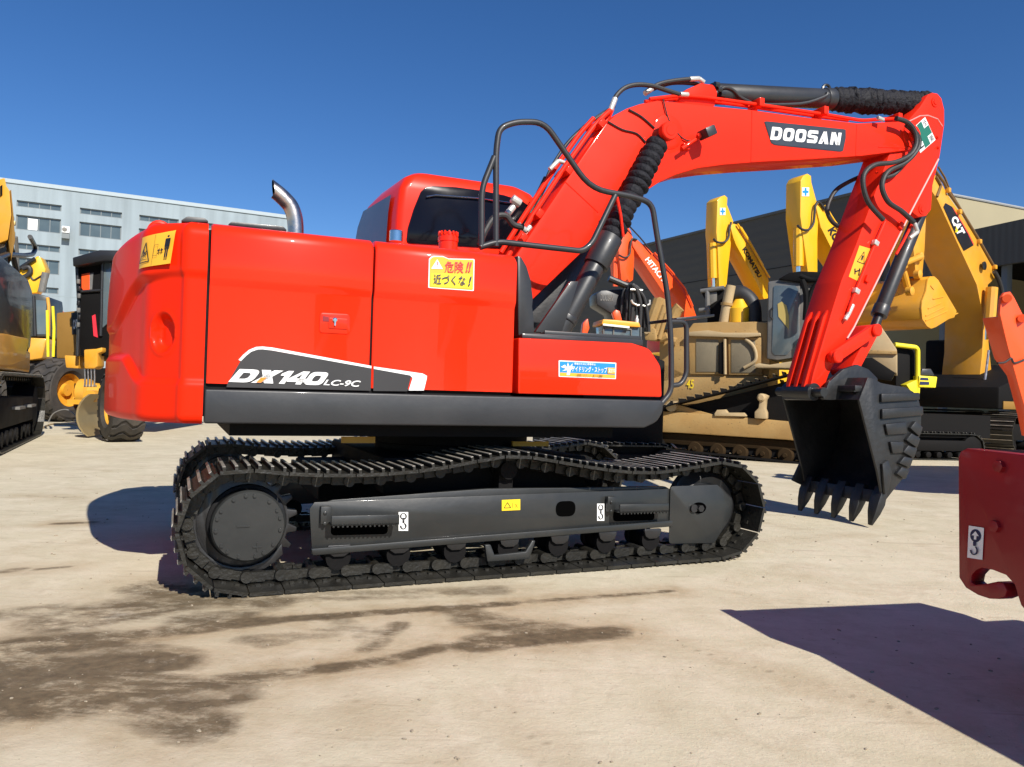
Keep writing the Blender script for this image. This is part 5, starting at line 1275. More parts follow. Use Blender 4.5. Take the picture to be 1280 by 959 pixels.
# ---------------------------------------------------------- small yellow machine with a glass cab, far behind
g = at_depth(1150, 520, 17.5); YM = Frame(g.x, g.y, R(10))
E = thing('compact_excavator', 'small vivid yellow machine with open cab frame and navy stripes, behind the black bucket', 'compact machine', YM.o, YM.yaw)
q = poly_part('cab', YM, [(1120, 432), (1145, 433), (1145, 500), (1120, 500)], .1, 1.2, SHADE, E, bev=.02)
tube_part('cab_frame', YM, [(1118, 431), (1147, 434.5), (1147, 480), (1146, 497)], -.02, .055, BYEL, q, fil=.1)
w = poly_part('front_panel', YM, [(1133, 481), (1146, 475), (1147, 498), (1141, 493)], -.1, .3, BYEL, E, bev=.01)
hd = poly_part('side_cover', YM, [(1149, 469.5), (1172, 471), (1170, 485), (1149, 484)], -.1, 1.2, BYEL, E, bev=.02)
for P in ([(1151, 472), (1160, 472.5), (1161, 475.5), (1150.5, 475)], [(1150.5, 477), (1161.5, 477.5), (1161.5, 481), (1150, 481)]): poly_part('stripe', YM, P, -.11, .01, NAVV, hd, bev=0)
poly_part('top_cover', YM, [(1150, 469), (1153, 461), (1164, 461), (1169, 470)], .0, .9, GREY, E, bev=.02)
b = NB(); box(b, -.8, 1.2, -.7, .8, .5, 1.0); mk('lower_body', [(b, SHADE)], E); undercarriage(YM, E, -1.0, 1.0, .6, .35, .6, n=24)

# ---------------------------------------------------------- orange arm reaching in at the right edge
OA = Frame(*at_depth(1290, 520, 9.5).xy, R(20))
E = thing('orange_excavator', 'bright orange excavator arm with forked end entering at the right edge', 'excavator', OA.o, OA.yaw)
ar = NB()
for y in (-.14, .10):
    prism(ar, roundpoly(OA.poly([(1250, 392), (1252, 372), (1256, 366), (1263, 364.5), (1268, 372), (1278, 392), (1300, 420), (1320, 520), (1300, 540), (1287, 530), (1270, 470), (1259, 430)], y), .02, 3), y, y + .04)
fk = mk('arm_fork', [(ar, ORNG)], E, bev=.006)
b = NB(); prism(b, OA.poly([(1237, 397), (1254, 395), (1272, 440), (1296, 540), (1288, 545), (1268, 470), (1252, 448)], .02), -.12, .12); mk('arm', [(b, ORNG)], E, bev=.008)
b = NB(); prism(b, OA.poly([(1275, 470), (1330, 400), (1500, 300), (1600, 330), (1600, 420), (1340, 560), (1290, 545)], .02), -.14, .16); mk('boom', [(b, ORNG)], E, bev=.01)
for px, py in ((1259, 373), (1278, 398)): b = NB(); cyl(b, OA.p3(px, py, -.2), OA.p3(px, py, .2) + Vector((0, .35, 0)) * 0 + Vector((0, .0, 0)), .05, n=16); mk('pin', [(b, ORNG)], fk)
tube_part('grease_line', OA, [(1247, 454), (1256, 453), (1264, 448), (1268, 454), (1282, 449)], -.16, .012, RUBBER, E, smooth=4)
b = NB(); box(b, 2.4, 5.4, -1.2, 1.2, .9, 2.1); mk('upper_body', [(b, ORNG)], E, bev=.06); undercarriage(OA, E, 2.0, 5.4, 1.0, .5, .85, n=30)

# ---------------------------------------------------------- attachment with hoses, and the small glass cab, beyond the toolbox
g = at_depth(780, 500, 11.5); AT = Frame(g.x, g.y, R(10))
E = thing('hose_rack_machine', 'dark grey machine with arched black hoses and orange lidded glass cab beyond the red toolbox', 'machine', AT.o, AT.yaw)
bx = poly_part('grey_boom', AT, [(745, 367), (752, 363), (780, 361), (787, 370), (787, 420), (770, 420), (764, 392), (746, 381)], .0, .4, GREY, E, bev=.02)
word('faded_lettering', AT, ((751, 367.5), (766, 368), (766, 377), (750.5, 376)), .0, 'DOOSAN', CABG, bx, bo=.02, lift=.006)
for k in range(6): tube_part('hydraulic_hose', AT, [(779 + 4 * k, 420), (780 + 4.2 * k, 385), (780 + 3.6 * k, 368), (785 + 1.5 * k, 357), (792, 358), (800 + k, 372), (804 + 1.2 * k, 400), (806 + k, 415)] if k % 2 else [(776 + 3 * k, 420), (778 + 3.4 * k, 375), (782 + 2 * k, 360), (789 + k, 357), (796 + 1.2 * k, 366), (800 + 1.4 * k, 395), (802 + k, 410)], -.1 - .05 * k, .026, RUBBER, E, smooth=5)
tube_part('black_bar', AT, [(761, 348), (780, 356), (796, 362)], -.1, .05, BLACK, E)
for P in ([(789, 375), (791, 379), (797, 382), (800, 381)], [(803, 382), (807, 383), (812, 380), (812, 375)], [(788, 362), (803, 363)], [(796, 400), (797, 406)]): tube_part('hose_union', AT, P, -.35, .016, ZINC, E)
b = NB(); box(b, -1.2, .6, -.1, .9, .35, 1.75); mk('body', [(b, SHADE)], E, bev=.04)
undercarriage(AT, E, -1.2, .7, .35, .28, .5, n=24)
poly_part('orange_link', AT, [(727, 421), (729, 404), (735, 398), (737, 410), (733, 421)], -.3, .1, ORNG, E, bev=.01)
poly_part('orange_hook', AT, [(766, 391), (770, 387), (775, 389), (778, 402), (770, 402)], -.3, .1, ORNG, E, bev=.01)
GC = Frame(AT.o.x, AT.o.y, AT.yaw)
GY = -.45
b = NB(); P = GC.poly([(756, 426), (754, 406), (801, 409), (801, 430)], GY); prism(b, P, GY, GY + .4); CBX = mk('glass_body', [(b, GLASSB)], E, bev=.02)
for P in ([(767, 410), (766.5, 428)], [(789, 412), (789, 428)], [(767, 410), (789, 412)], [(754, 405), (755, 428)], [(801, 409), (801, 430)]): tube_part('window_bar', GC, P, GY - .01, .012, CABG, CBX)
lid = poly_part('orange_lid', GC, [(752, 405), (754, 399), (770, 400), (799, 403), (801, 409), (790, 408.5), (753, 405.5)], GY - .06, .5, mat('orange_yellow_lid', (.85, .36, .03), .45), E, bev=.012)
poly_part('white_trim', GC, [(754, 404.5), (787, 408), (787, 410.5), (754, 407)], GY - .08, .03, WHITE, lid, bev=.004)
b = NB(); p = GC.p3(796, 402, GY); lathe(b, (p.x, p.y, p.z - .05), (0, 0, 1), [(0, .03), (.08, .03), (.10, .018), (.13, .018), (.14, .01)], 12); mk('lamp', [(b, ZINC)], lid)

# ================================================================== BUILDINGS
def clad(name, col, pitch, vert=True, rough=.6, var=.12, bs=.5):
    m = bpy.data.materials.new(name); m.use_nodes = True; n, l = m.node_tree.nodes, m.node_tree.links; p = n['Principled BSDF']
    tc = n.new('ShaderNodeTexCoord'); w = n.new('ShaderNodeTexWave'); w.wave_type = 'BANDS'; w.bands_direction = 'X' if vert else 'Z'
    w.inputs['Scale'].default_value = 1 / pitch * 0.314; w.inputs['Distortion'].default_value = 0
    l.new(tc.outputs['Object'], w.inputs['Vector'])
    nz = n.new('ShaderNodeTexNoise'); nz.inputs['Scale'].default_value = .35; nz.inputs['Detail'].default_value = 8; l.new(tc.outputs['Object'], nz.inputs['Vector'])
    mx = n.new('ShaderNodeMix'); mx.data_type = 'RGBA'; mx.inputs[6].default_value = tuple(c * (1 - var) for c in col) + (1,); mx.inputs[7].default_value = tuple(c * (1 + var) for c in col) + (1,)
    l.new(nz.outputs[0], mx.inputs[0]); l.new(mx.outputs[2], p.inputs['Base Color']); p.inputs['Roughness'].default_value = rough
    bp = n.new('ShaderNodeBump'); bp.inputs['Strength'].default_value = bs; bp.inputs['Distance'].default_value = .04; l.new(w.outputs[0], bp.inputs['Height']); l.new(bp.outputs[0], p.inputs['Normal'])
    return m
def stained_wall(name, col):
    m = bpy.data.materials.new(name); m.use_nodes = True; n, l = m.node_tree.nodes, m.node_tree.links; p = n['Principled BSDF']
    tc = n.new('ShaderNodeTexCoord'); mp = n.new('ShaderNodeMapping'); mp.inputs['Scale'].default_value = (1.6, 1, .10); l.new(tc.outputs['Object'], mp.inputs['Vector'])
    a = n.new('ShaderNodeTexNoise'); a.inputs['Scale'].default_value = .9; a.inputs['Detail'].default_value = 7; l.new(mp.outputs[0], a.inputs['Vector'])
    b = n.new('ShaderNodeTexNoise'); b.inputs['Scale'].default_value = .22; b.inputs['Detail'].default_value = 6; l.new(tc.outputs['Object'], b.inputs['Vector'])
    mx = n.new('ShaderNodeMix'); mx.data_type = 'RGBA'; mx.inputs[6].default_value = tuple(c * .84 for c in col) + (1,); mx.inputs[7].default_value = tuple(c * 1.06 for c in col) + (1,)
    r = n.new('ShaderNodeMapRange'); r.inputs[1].default_value = .3; r.inputs[2].default_value = .62; l.new(a.outputs[0], r.inputs[0]); l.new(r.outputs[0], mx.inputs[0])
    m2 = n.new('ShaderNodeMix'); m2.data_type = 'RGBA'; m2.blend_type = 'MULTIPLY'; m2.inputs[0].default_value = .35; l.new(mx.outputs[2], m2.inputs[6]); l.new(b.outputs[0], m2.inputs[7])
    l.new(m2.outputs[2], p.inputs['Base Color']); p.inputs['Roughness'].default_value = .8
    return m
WALLG = stained_wall('pale_grey_render', (.31, .375, .41))
PANE = mat('office_glass', (.075, .10, .105), .08, var=.35, scale=.8, spec=.9)
SILL = mat('window_metal', (.16, .18, .185), .5)

# pale office block at left
g = at_depth(365, 274, 79.6); BL = Frame(g.x, g.y, math.atan2(11.0, 21.0))
E = thing('office_block', 'pale grey concrete office block with long strip windows behind the yellow machines at left', 'building', BL.o, BL.yaw)
H_ = 18.68
b = NB(); box(b, -75.1, .1, -.12, 16.1, H_, H_ + .35); mk('parapet', [(b, mat('parapet_paint', (.34, .40, .43), .7))], E)
def bw(xa, xb, yt, yb, panes, paper=None):
    x0 = BL.xz(xa, yt, 0)[0]; x1 = BL.xz(xb, yt, 0)[0]; return x0, x1
cols = []
c0 = (BL.xz(21, 250, 0)[0], BL.xz(77, 258, 0)[0]); c1 = (BL.xz(100, 261, 0)[0], BL.xz(153, 267, 0)[0])
stp = c1[0] - c0[0]; cols = [c0[0] - 2 * stp, c0[0] - stp, c0[0], c1[0], c1[0] + stp, c1[0] + 2 * stp, c1[0] + 3 * stp]
wdt = c0[1] - c0[0]
def zof(px, py): return BL.xz(px, py, 0)[1]
rows = [(zof(21, 250), zof(21, 258)), (zof(20.3, 268), zof(20.3, 286.5))]
fl = zof(21, 250) - zof(20, 303)
wins = [(x, x + wdt, zb - fl * k, zt - fl * k) for k in range(4) for (zt, zb) in rows for x in cols if zb - fl * k >= .3 and x + wdt <= -.5]
gx = sorted({-75.0, 0.0} | {w[0] for w in wins} | {w[1] for w in wins}); gz = sorted({0.0, H_} | {w[2] for w in wins} | {w[3] for w in wins})
b = NB(); RV = .28                                          # the facade with real openings
for i in range(len(gx) - 1):
    for j in range(len(gz) - 1):
        mx_, mz_ = (gx[i] + gx[i + 1]) / 2, (gz[j] + gz[j + 1]) / 2
        if any(w[0] < mx_ < w[1] and w[2] < mz_ < w[3] for w in wins): continue
        b.faces.new([b.verts.new(q) for q in ((gx[i], 0, gz[j]), (gx[i + 1], 0, gz[j]), (gx[i + 1], 0, gz[j + 1]), (gx[i], 0, gz[j + 1]))])
for xa, xb, za, zc in wins:
    for q in (((xa, za), (xb, za)), ((xb, za), (xb, zc)), ((xb, zc), (xa, zc)), ((xa, zc), (xa, za))):
        b.faces.new([b.verts.new(v) for v in ((q[0][0], 0, q[0][1]), (q[1][0], 0, q[1][1]), (q[1][0], RV, q[1][1]), (q[0][0], RV, q[0][1]))])
for P_ in (((-75, .0, 0), (-75, 16, 0), (-75, 16, H_), (-75, 0, H_)), ((0, 0, 0), (0, 16, 0), (0, 16, H_), (0, 0, H_)), ((-75, 16, 0), (0, 16, 0), (0, 16, H_), (-75, 16, H_)), ((-75, 0, H_), (0, 0, H_), (0, 16, H_), (-75, 16, H_)), ((-75, .4, 0), (0, .4, 0), (0, .4, H_), (-75, .4, H_))):
    b.faces.new([b.verts.new(q) for q in P_])
WB = mk('wall', [(b, WALLG)], E, flat=True)
for z in (13.0, 8.9, 4.8, 16.6):
    for i in range(0, len(gx) - 1):
        if any(w[0] - .01 < (gx[i] + gx[i + 1]) / 2 < w[1] and w[2] - .1 < z < w[3] + .1 for w in wins): break
    else:
        b = NB(); box(b, -75, 0, -.012, .0, z, z + .05); mk('wall_joint', [(b, mat('joint_grey', (.24, .29, .31), .8))], WB)
for k in range(4):
    for r_, (zt, zb) in enumerate(rows):
        for ci, x in enumerate(cols):
            z1, z0 = zt - fl * k, zb - fl * k
            if z0 < .3 or x + wdt > -.5: continue
            f = NB(); t = .09
            for q in ((x, x + wdt, z1 - t, z1), (x, x + wdt, z0, z0 + t), (x, x + t, z0 + t, z1 - t), (x + wdt - t, x + wdt, z0 + t, z1 - t)): box(f, q[0], q[1], RV - .10, RV - .01, q[2], q[3])
            np_ = 4
            for j in range(1, np_): xx = x + wdt * j / np_; box(f, xx - .03, xx + .03, RV - .09, RV - .01, z0 + t, z1 - t)
            W = mk('window', [(f, SILL)], E, flat=True)
            b = NB(); box(b, x + t, x + wdt - t, RV - .045, RV - .02, z0 + t, z1 - t); mk('pane', [(b, PANE)], W, flat=True)
            if k == 0 and r_ == 1 and ci == 2:
                b = NB(); box(b, x + wdt * .26, x + wdt * .47, RV - .06, RV - .047, z0 + .12, z1 - .2); mk('paper', [(b, WHITE)], W, flat=True)
            elif (ci * 7 + k * 3 + r_) % 4 == 1 and r_ == 1:
                b = NB(); box(b, x + wdt * .04, x + wdt * .22, RV - .06, RV - .047, z0 + .1, z0 + .45); mk('box_on_sill', [(b, mat('cardboard_white', (.45, .47, .46), .7))], W, flat=True)
b = NB(); x0, z0 = BL.xz(77.3, 291, -.5); x1, z1 = BL.xz(87.3, 284, -.5); box(b, x0, x1, -.75, -.2, z0, z1)
tag(thing('air_conditioner', 'white air conditioning unit fixed to the office block between two strip windows', 'air conditioner', BL.o, BL.yaw))
AC_ = bpy.data.objects['air_conditioner']
k = mk('casing', [(b, WHITE)], AC_, bev=.03)
b = NB(); lathe(b, (x0 + (x1 - x0) * .36, -.76, (z0 + z1) / 2), (0, -1, 0), [(0, .20), (.02, .20), (.03, .15)], 24); mk('fan_grille', [(b, CABG)], AC_)
b = NB(); box(b, x0, x1, -.7, 0, z0 - .5, z0 - .06); mk('bracket', [(b, SILL)], AC_)

# dark warehouse, the open shed in front of its right end and the sand coloured building beyond
w1, w2 = Vector((6.02, 48, 0)), Vector((14.23, 33, 0))
ang_ = math.atan2(w2.y - w1.y, w2.x - w1.x); WH = Frame(w1.x, w1.y, ang_)
DK = clad('dark_cladding', (.058, .053, .044), .45, vert=False, bs=.12)
BE = clad('sand_cladding', (.36, .31, .19), .5, vert=True, bs=.1)
E = thing('warehouse', 'long dark grey clad warehouse with sand coloured gable end behind the raised booms', 'warehouse', WH.o, WH.yaw)
XE = 18.65
def wyz(px, py):                                           # on the sunlit gable end
    d = ray(px, py); t = (XE - (EYE - WH.o).dot(WH.ex)) / d.dot(WH.ex); w = WH.loc(EYE + d * t); return (w.y, w.z)
b = NB(); box(b, -14, XE - .15, 0, 22, 0, 10.1); WW = mk('wall', [(b, DK)], E)
g1, g2 = wyz(1190, 245), wyz(1290, 264)
gp = [(0, 0), (g2[0] + 8, 0), (g2[0] + 8, g2[1] - 1.2), g2, g1, (0, 10.25)]
b = NB(); A_ = [b.verts.new((XE - .15, y, z)) for y, z in gp]; B_ = [b.verts.new((XE, y, z)) for y, z in gp]
b.faces.new(A_); b.faces.new(B_[::-1])
for i in range(6): b.faces.new((A_[i], A_[(i + 1) % 6], B_[(i + 1) % 6], B_[i]))
mk('gable_wall', [(b, BE)], E)
b = NB(); tube(b, [(XE, y, z + .05) for y, z in (gp[5], gp[4], gp[3], gp[2])], .07, 8); mk('gable_gutter', [(b, mat('roof_trim', (.30, .31, .31), .5))], E)
b = NB(); box(b, -14.1, XE - .16, -.1, .3, 10.1, 10.22); mk('roof_edge', [(b, mat('roof_trim_dark', (.08, .078, .07), .5))], E)
for z in (2.5, 5.0, 7.5):
    b = NB(); box(b, -14, XE - .15, -.012, 0, z, z + .03); mk('panel_joint', [(b, SHADE)], WW)
# shed
s1, s2 = at_depth(1150, 300, 30), at_depth(1280, 283, 26)
SH = Frame(s1.x, s1.y, math.atan2(s2.y - s1.y, s2.x - s1.x))
E = thing('open_shed', 'dark open fronted shed with deep grey fascia and steel posts at right', 'shed', SH.o, SH.yaw)
FA = clad('dark_fascia', (.052, .049, .044), .25, vert=True)
b = NB(); box(b, -8, 16, -.1, .1, 6.15, 7.6); mk('fascia', [(b, FA)], E)
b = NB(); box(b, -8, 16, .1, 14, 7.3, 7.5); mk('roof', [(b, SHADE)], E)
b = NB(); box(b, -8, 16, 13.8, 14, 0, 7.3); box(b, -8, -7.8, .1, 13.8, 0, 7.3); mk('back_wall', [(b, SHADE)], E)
POST = mat('post_paint', (.10, .115, .13), .5)
for px in (1088, 1181, 1258, 1330):
    x = SH.xz(px, 400, .3)[0]; b = NB(); box(b, x - .11, x + .11, .15, .4, 0, 6.15 if False else 7.28); box(b, x - .25, x + .25, .05, .5, 0, .03); mk('post', [(b, POST)], E, bev=.01)
for z in (4.2, 2.6):
    b = NB(); tube(b, [(-8, 8, z), (16, 8, z)], .07, 8); mk('rail', [(b, POST)], E)
for x in (2.5, 6.5, 10): b = NB(); tube(b, [(x, 8, 0), (x, 8, 7.2)], .07, 8); mk('rack_post', [(b, POST)], E)
# ================================================================== LEFT GROUP
# big excavator cut by the left edge
A1, A2 = Vector((-7.98, 12.05, 0)), Vector((-10.11, 16.54, 0))
g = ground(52, 545); LX = Frame(g.x, g.y, math.atan2(A2.y - A1.y, A2.x - A1.x))
E = thing('yellow_excavator', 'large yellow excavator with dark rear cover cut by the left edge of the photo', 'excavator', LX.o, LX.yaw)
# its right side faces us: y=0 is the outer edge of the near track (body lies on +y)
zt = 1.28
r = zt / 2; lp = []
for k in range(11): a = R(90 + 18 * k); lp.append((-5.0 + r * .9 * math.cos(a), r + r * .93 * math.sin(a)))
for k in range(11): a = R(-90 + 18 * k); lp.append((-.15 + r * .9 * math.cos(a), r + r * .93 * math.sin(a)))
for y0 in (0.0, 2.3):
    pl, gr, ch = track_meshes(lp, 50, y0, y0 + .7, thick=.025, ghigh=.03, gn=2, links=True)
    t = mk('track', [(pl, TRACK)], E); mk('grouser_bars', [(gr, GROUSER)], t, flat=True); mk('track_core', [(ch, TRACK)], t)
    b = NB(); prism(b, [(-4.8, .36), (-.5, .36), (-.5, .85), (-4.8, .90)], y0 + .12, y0 + .5); F2 = mk('track_frame', [(b, SHADE)], E, bev=.03)
    b = NB(); lathe(b, (-.15, y0 + .1, r), (0, 1, 0), [(0, .1), (.02, .42), (.4, .46), (.45, .1)], 32); mk('idler', [(b, SHADE)], E)
    for k in range(8): b = NB(); lathe(b, (-4.4 + k * .53, y0 + .08, .20), (0, 1, 0), [(0, .13), (.5, .13)], 16); mk('track_roller', [(b, SHADE)], E)
    
    for xx in (-1.4, -2.9): b = NB(); obox(b, (xx, y0 + .06, .68), .7, .12, .05); mk('foot_step', [(b, CABG)], F2)
BROWN = mat('ochre_in_shade', (.25, .13, .02), .6)  # darkened ochre for yellow parts drawn as shaded
b = NB(); box(b, -6.5, -.9, .15, 2.9, 1.32, 1.75); mk('upper_frame', [(b, CYEL)], E, bev=.05)
b = NB(); prism(b, roundpoly([(-6.5, 1.76), (-1.2, 1.76), (-1.0, 2.4), (-1.2, 2.95), (-1.8, 3.1), (-6.5, 3.1)], .2), .12, 2.9); CC = mk('side_cover', [(b, BLACK)], E, bev=.05)
px = [LX.p3(*k, .1) for k in ((8.5, 350), (15, 352), (15, 374), (8.5, 371))]
decal('badge_lettering', px, [('text', 'CAT', (0, 0, 1, 1), CABG, 0, .03)], CC, lift=.02)
BD_ = 12.9
def bx(P, D, th):
    return [LX.loc(at_depth(x, y, D)) for x, y in P], LX.loc(at_depth(0, 300, D) + Vector((-.74 * th, th, 0))) - LX.loc(at_depth(0, 300, D))
b = NB(); P, off = bx([(-40, 225), (0, 224), (6, 222), (8, 232), (12, 238), (14.5, 268), (10, 300), (-40, 320)], BD_, .7); prismv(b, P, off); BO = mk('boom', [(b, CYEL)], E, bev=.02)
b = NB(); P, off = bx([(12.3, 238), (14, 237), (17, 268), (19, 300), (14, 326), (10.5, 302), (14.8, 268)], BD_ + .05, .5); prismv(b, P, off); mk('boom_shade_plate', [(b, BROWN)], BO, bev=.01)  # brown plate added as the boom's shaded side
b = NB(); P, off = bx([(0, 233), (3, 231), (3, 243), (0, 246)], BD_ - .02, .03); prismv(b, P, off); mk('boom_slot', [(b, SHADE)], BO)
b = NB(); prism(b, LX.poly([(-40, 262), (2, 262), (6, 285), (9, 300), (13, 336), (-40, 340)], .7), .7, .9); mk('boom_foot', [(b, SHADE)], BO, bev=.03)
tube_part('handrail', LX, [(-10, 325), (4, 320), (8, 318), (30, 319.5), (41, 318), (44, 312), (43, 306), (37.5, 296)], .2, .045, BLACK, E, fil=.3)
tube_part('hydraulic_hose', LX, [(0, 256), (8, 275), (14, 310), (22, 345), (30, 375), (33, 400), (32, 440)], .4, .05, RUBBER, E, smooth=5)
tube_part('mirror_stay', LX, [(20, 296), (21.5, 320), (22, 345)], 1.5, .05, CABG, E)
for px_, py_ in ((14, 273), (16, 279), (8, 294), (15.5, 292)): b = NB(); obox(b, LX.p3(px_, py_, .66), .10, .1, .10); mk('pipe_fitting', [(b, mat('pale_yellow_fitting', (.75, .55, .22), .5))], BO, bev=.02)
b = NB(); prism(b, LX.poly([(-30, 417), (0, 417), (30, 423), (30, 428), (26, 450), (8, 456), (-30, 456)], .12), .05, .14); mk('lower_cover', [(b, CYEL)], E, bev=.02)

# road grader with black cab
g = ground(100, 535); GRD = Frame(*at_depth(100, 540, 16.5).xy, R(8))
E = thing('road_grader', 'yellow road grader with tall black cab and curved steel blade behind the red counterweight', 'grader', GRD.o, GRD.yaw)
cab_ = poly_part('cab', GRD, [(95, 330), (140, 322), (200, 322), (200, 445), (100, 445), (97, 390)], .4, 1.7, SHADE, E, bev=.03)
poly_part('cab_roof', GRD, [(90.5, 322), (124, 312.5), (200, 314), (200, 326), (130, 326), (91, 333)], .1, 2.2, BLACK, E, bev=.02)
poly_part('red_panel', GRD, [(102, 343), (112, 341), (112, 362), (106, 366), (102, 360)], .38, .02, ORNG, cab_, bev=0)
poly_part('red_panel', GRD, [(115, 395), (119, 393), (122, 422), (117, 420)], .38, .02, REDV, cab_, bev=0)
poly_part('side_glass', GRD, [(130, 326), (139, 325), (139, 400), (128, 410)], .37, .03, GLASSB, cab_, bev=.002)
poly_part('pale_strip', GRD, [(112, 342), (116.5, 341), (115, 362), (112, 362)], .38, .02, CABG, cab_, bev=0)
for P in ([(96, 332), (99, 390), (97, 445)], [(128, 328), (126, 420)], [(97, 365), (128, 363)]): tube_part('cab_post', GRD, P, .37, .035, BLACK, cab_)
for k in range(7): b = NB(); p = GRD.p3(98 + (k % 3) * .5, 352 + 9 * k, .3); obox(b, p, .06, .06, .10); mk('lamp', [(b, BLACK if k % 2 else CABG)], cab_, bev=.01)
hood = poly_part('engine_hood', GRD, [(70, 391), (100, 388), (140, 388), (200, 388), (200, 452), (70, 448)], 1.6, 1.4, BROWN, E, bev=.04)
word('badge_lettering', GRD, ((92, 400), (97.5, 399), (97.5, 411), (92, 412)), 1.6, 'CAT', WHITE, poly_part('badge', GRD, [(89, 391), (100, 390), (100, 418), (90, 418)], 1.585, .02, BLKV, hood, bev=0) and hood, bo=.04, lift=.03)
poly_part('lower_cover', GRD, [(80, 444), (98, 445), (98, 461), (82, 460)], .6, .5, CYEL, E, bev=.03)
poly_part('front_bracket', GRD, [(104.5, 437), (120, 436), (128, 434), (128, 440), (122, 442), (122, 458), (118, 461), (105, 461)], .2, .4, CYEL, E, bev=.03)
for x in (106, 110, 114, 118): tube_part('chain', GRD, [(x, 461), (x + .4, 472), (x, 483)], .3, .018, STEEL, E)
poly_part('chain_plate', GRD, [(104, 481), (119, 481), (119, 484), (104, 484)], .3, .1, TANP, E, bev=.01)
tube_part('guard_rail', GRD, [(66, 383), (67.5, 410), (66.5, 446)], .5, .03, BYEL, E); tube_part('guard_rail', GRD, [(59, 388), (60, 446)], .5, .03, BYEL, E)
b = NB(); Pf = []; Pb = []
for k in range(9):
    a = R(-62 + 124 * k / 8)
    q = GRD.p3(112, 518, .0); Pf.append((q.x + .36 - .44 * math.cos(a), q.z + .50 * math.sin(a)))
prism(b, Pf + [(x + .04, z) for x, z in Pf[::-1]], -.5, 2.4); mk('blade', [(b, mat('blade_steel', (.34, .26, .13), .4, metal=.4, var=.3))], E)
b = NB(); q = GRD.p3(112, 496, .1); lathe(b, (q.x, q.y, q.z), (0, 1, 0), [(0, .14), (.3, .14)], 16); obox(b, (q.x - .2, q.y + .1, q.z - .12), .5, .2, .10); mk('blade_pivot', [(b, CYEL)], E)
w = at_depth(140, 520, 15.4); c = GRD.loc(Vector((w.x, w.y, .80)))
tyre_wheel(E, (c.x + .18, c.y, .70), (-.84, -.54, .0), .70, .60, 18)
w = at_depth(76, 500, 22.4); c = GRD.loc(Vector((w.x, w.y, .93)))
tyre_wheel(E, (c.x + .0, c.y, .92), (.95, -.32, 0), .92, .72, 20)
b = NB(); lathe(b, (c.x + .42, c.y + .05, .86), (.97, -.10, 0), [(0, .20), (.12, .40), (.36, .40), (.42, .30), (1.2, .22)], 28); mk('axle_hub', [(b, CYEL)], E)
b = NB(); box(b, c.x - 1.2, c.x + 4.0, c.y + .3, c.y + .7, .6, 1.6); mk('rear_frame', [(b, SHADE)], E)
b = NB(); q = GRD.p3(150, 470, .8); box(b, q.x - .1, q.x + .9, .9, 5.5, 1.0, 1.45); mk('main_beam', [(b, BROWN)], E)

# wheel loader behind
LO = Frame(*at_depth(45, 480, 24).xy, R(15))
E = thing('wheel_loader', 'yellow wheel loader with dark glass cab and bright fender, between the left excavator and grader', 'wheel loader', LO.o, LO.yaw)
cb = poly_part('cab', LO, [(14, 370), (47, 367), (60, 371), (61, 380), (60, 421), (14, 421)], .1, 1.5, mat('dark_cab', (.03, .035, .035), .4), E, bev=.04)
poly_part('cab_glass', LO, [(18, 378), (41, 379), (40, 398), (18, 394)], .08, .02, mat('olive_glass', (.12, .12, .05), .1, var=.3), cb, bev=0)
poly_part('cab_glass', LO, [(45, 375), (58, 376), (57, 418), (44, 418)], .08, .02, GLASSB, cb, bev=0)
poly_part('seat', LO, [(20, 388), (21, 380), (26, 380), (27, 388)], .07, .01, CYEL, cb, bev=0)
tube_part('cab_post', LO, [(59.5, 372), (61, 384), (60.5, 420)], .05, .05, CYEL, cb); tube_part('cab_post', LO, [(42, 370), (44, 420)], .05, .05, BLACK, cb)
poly_part('fender', LO, [(33, 422), (58, 423), (57, 430), (53, 448), (40, 450), (24, 451), (18, 449), (24, 440)], -.5, 1.0, CYEL, E, bev=.05)
poly_part('rear_body', LO, [(0, 421), (60, 421), (60, 470), (0, 470)], .7, 1.5, SHADE, E, bev=.03)
c = LO.p3(40, 470, .1); tyre_wheel(E, (c.x, .2, .9), (.9, -.4, 0), .92, .7, 20)

# excavator boom over the loader cab
SX = Frame(*at_depth(40, 480, 30).xy, R(15))
E = thing('yellow_excavator', 'pale yellow excavator boom knuckle rising behind the wheel loader cab', 'excavator', SX.o, SX.yaw)
bo = poly_part('boom', SX, [(16, 344), (24, 336), (37, 329), (46, 320), (50, 321), (53, 327), (57, 337), (55, 345), (46, 366), (20, 368), (16, 362)], 0, .6, KYEL, E, bev=.03)
tube_part('boom_pipe', SX, [(16, 341), (30, 332), (44, 323)], -.1, .07, BLACK, bo)
tube_part('hydraulic_hose', SX, [(16, 356), (24, 349), (33, 345), (38, 340), (36, 334), (28, 336)], -.1, .09, RUBBER, bo, smooth=5)
tube_part('crease', SX, [(38, 345), (42, 350), (48, 347), (56, 342)], -.03, .03, BLACK, bo, smooth=4)
tube_part('cylinder', SX, [(57, 341), (52, 365)], -.05, .13, CABG, E)
poly_part('pale_panel', SX, [(18, 352), (29, 350), (31, 357), (18, 361)], -.02, .02, WHITE, bo, bev=0)
b = NB(); x = SX.xz(35, 400, 0)[0]; box(b, x - 1.5, x + 1.6, .1, 2.2, 1.0, 3.6); mk('upper_body', [(b, KYEL)], E, bev=.08)
undercarriage(SX, E, x - 1.9, x + 1.9, 1.1, .6, 1.0, n=30)
OX = Frame(*at_depth(72, 480, 34).xy, R(15))
E = thing('orange_excavator', 'small orange boom between the wheel loader cab and the grader hood', 'excavator', OX.o, OX.yaw)
poly_part('boom', OX, [(60, 380), (66, 382), (78, 390), (80, 395), (70, 398), (68, 404), (60, 398)], 0, .5, ORNG, E, bev=.03)
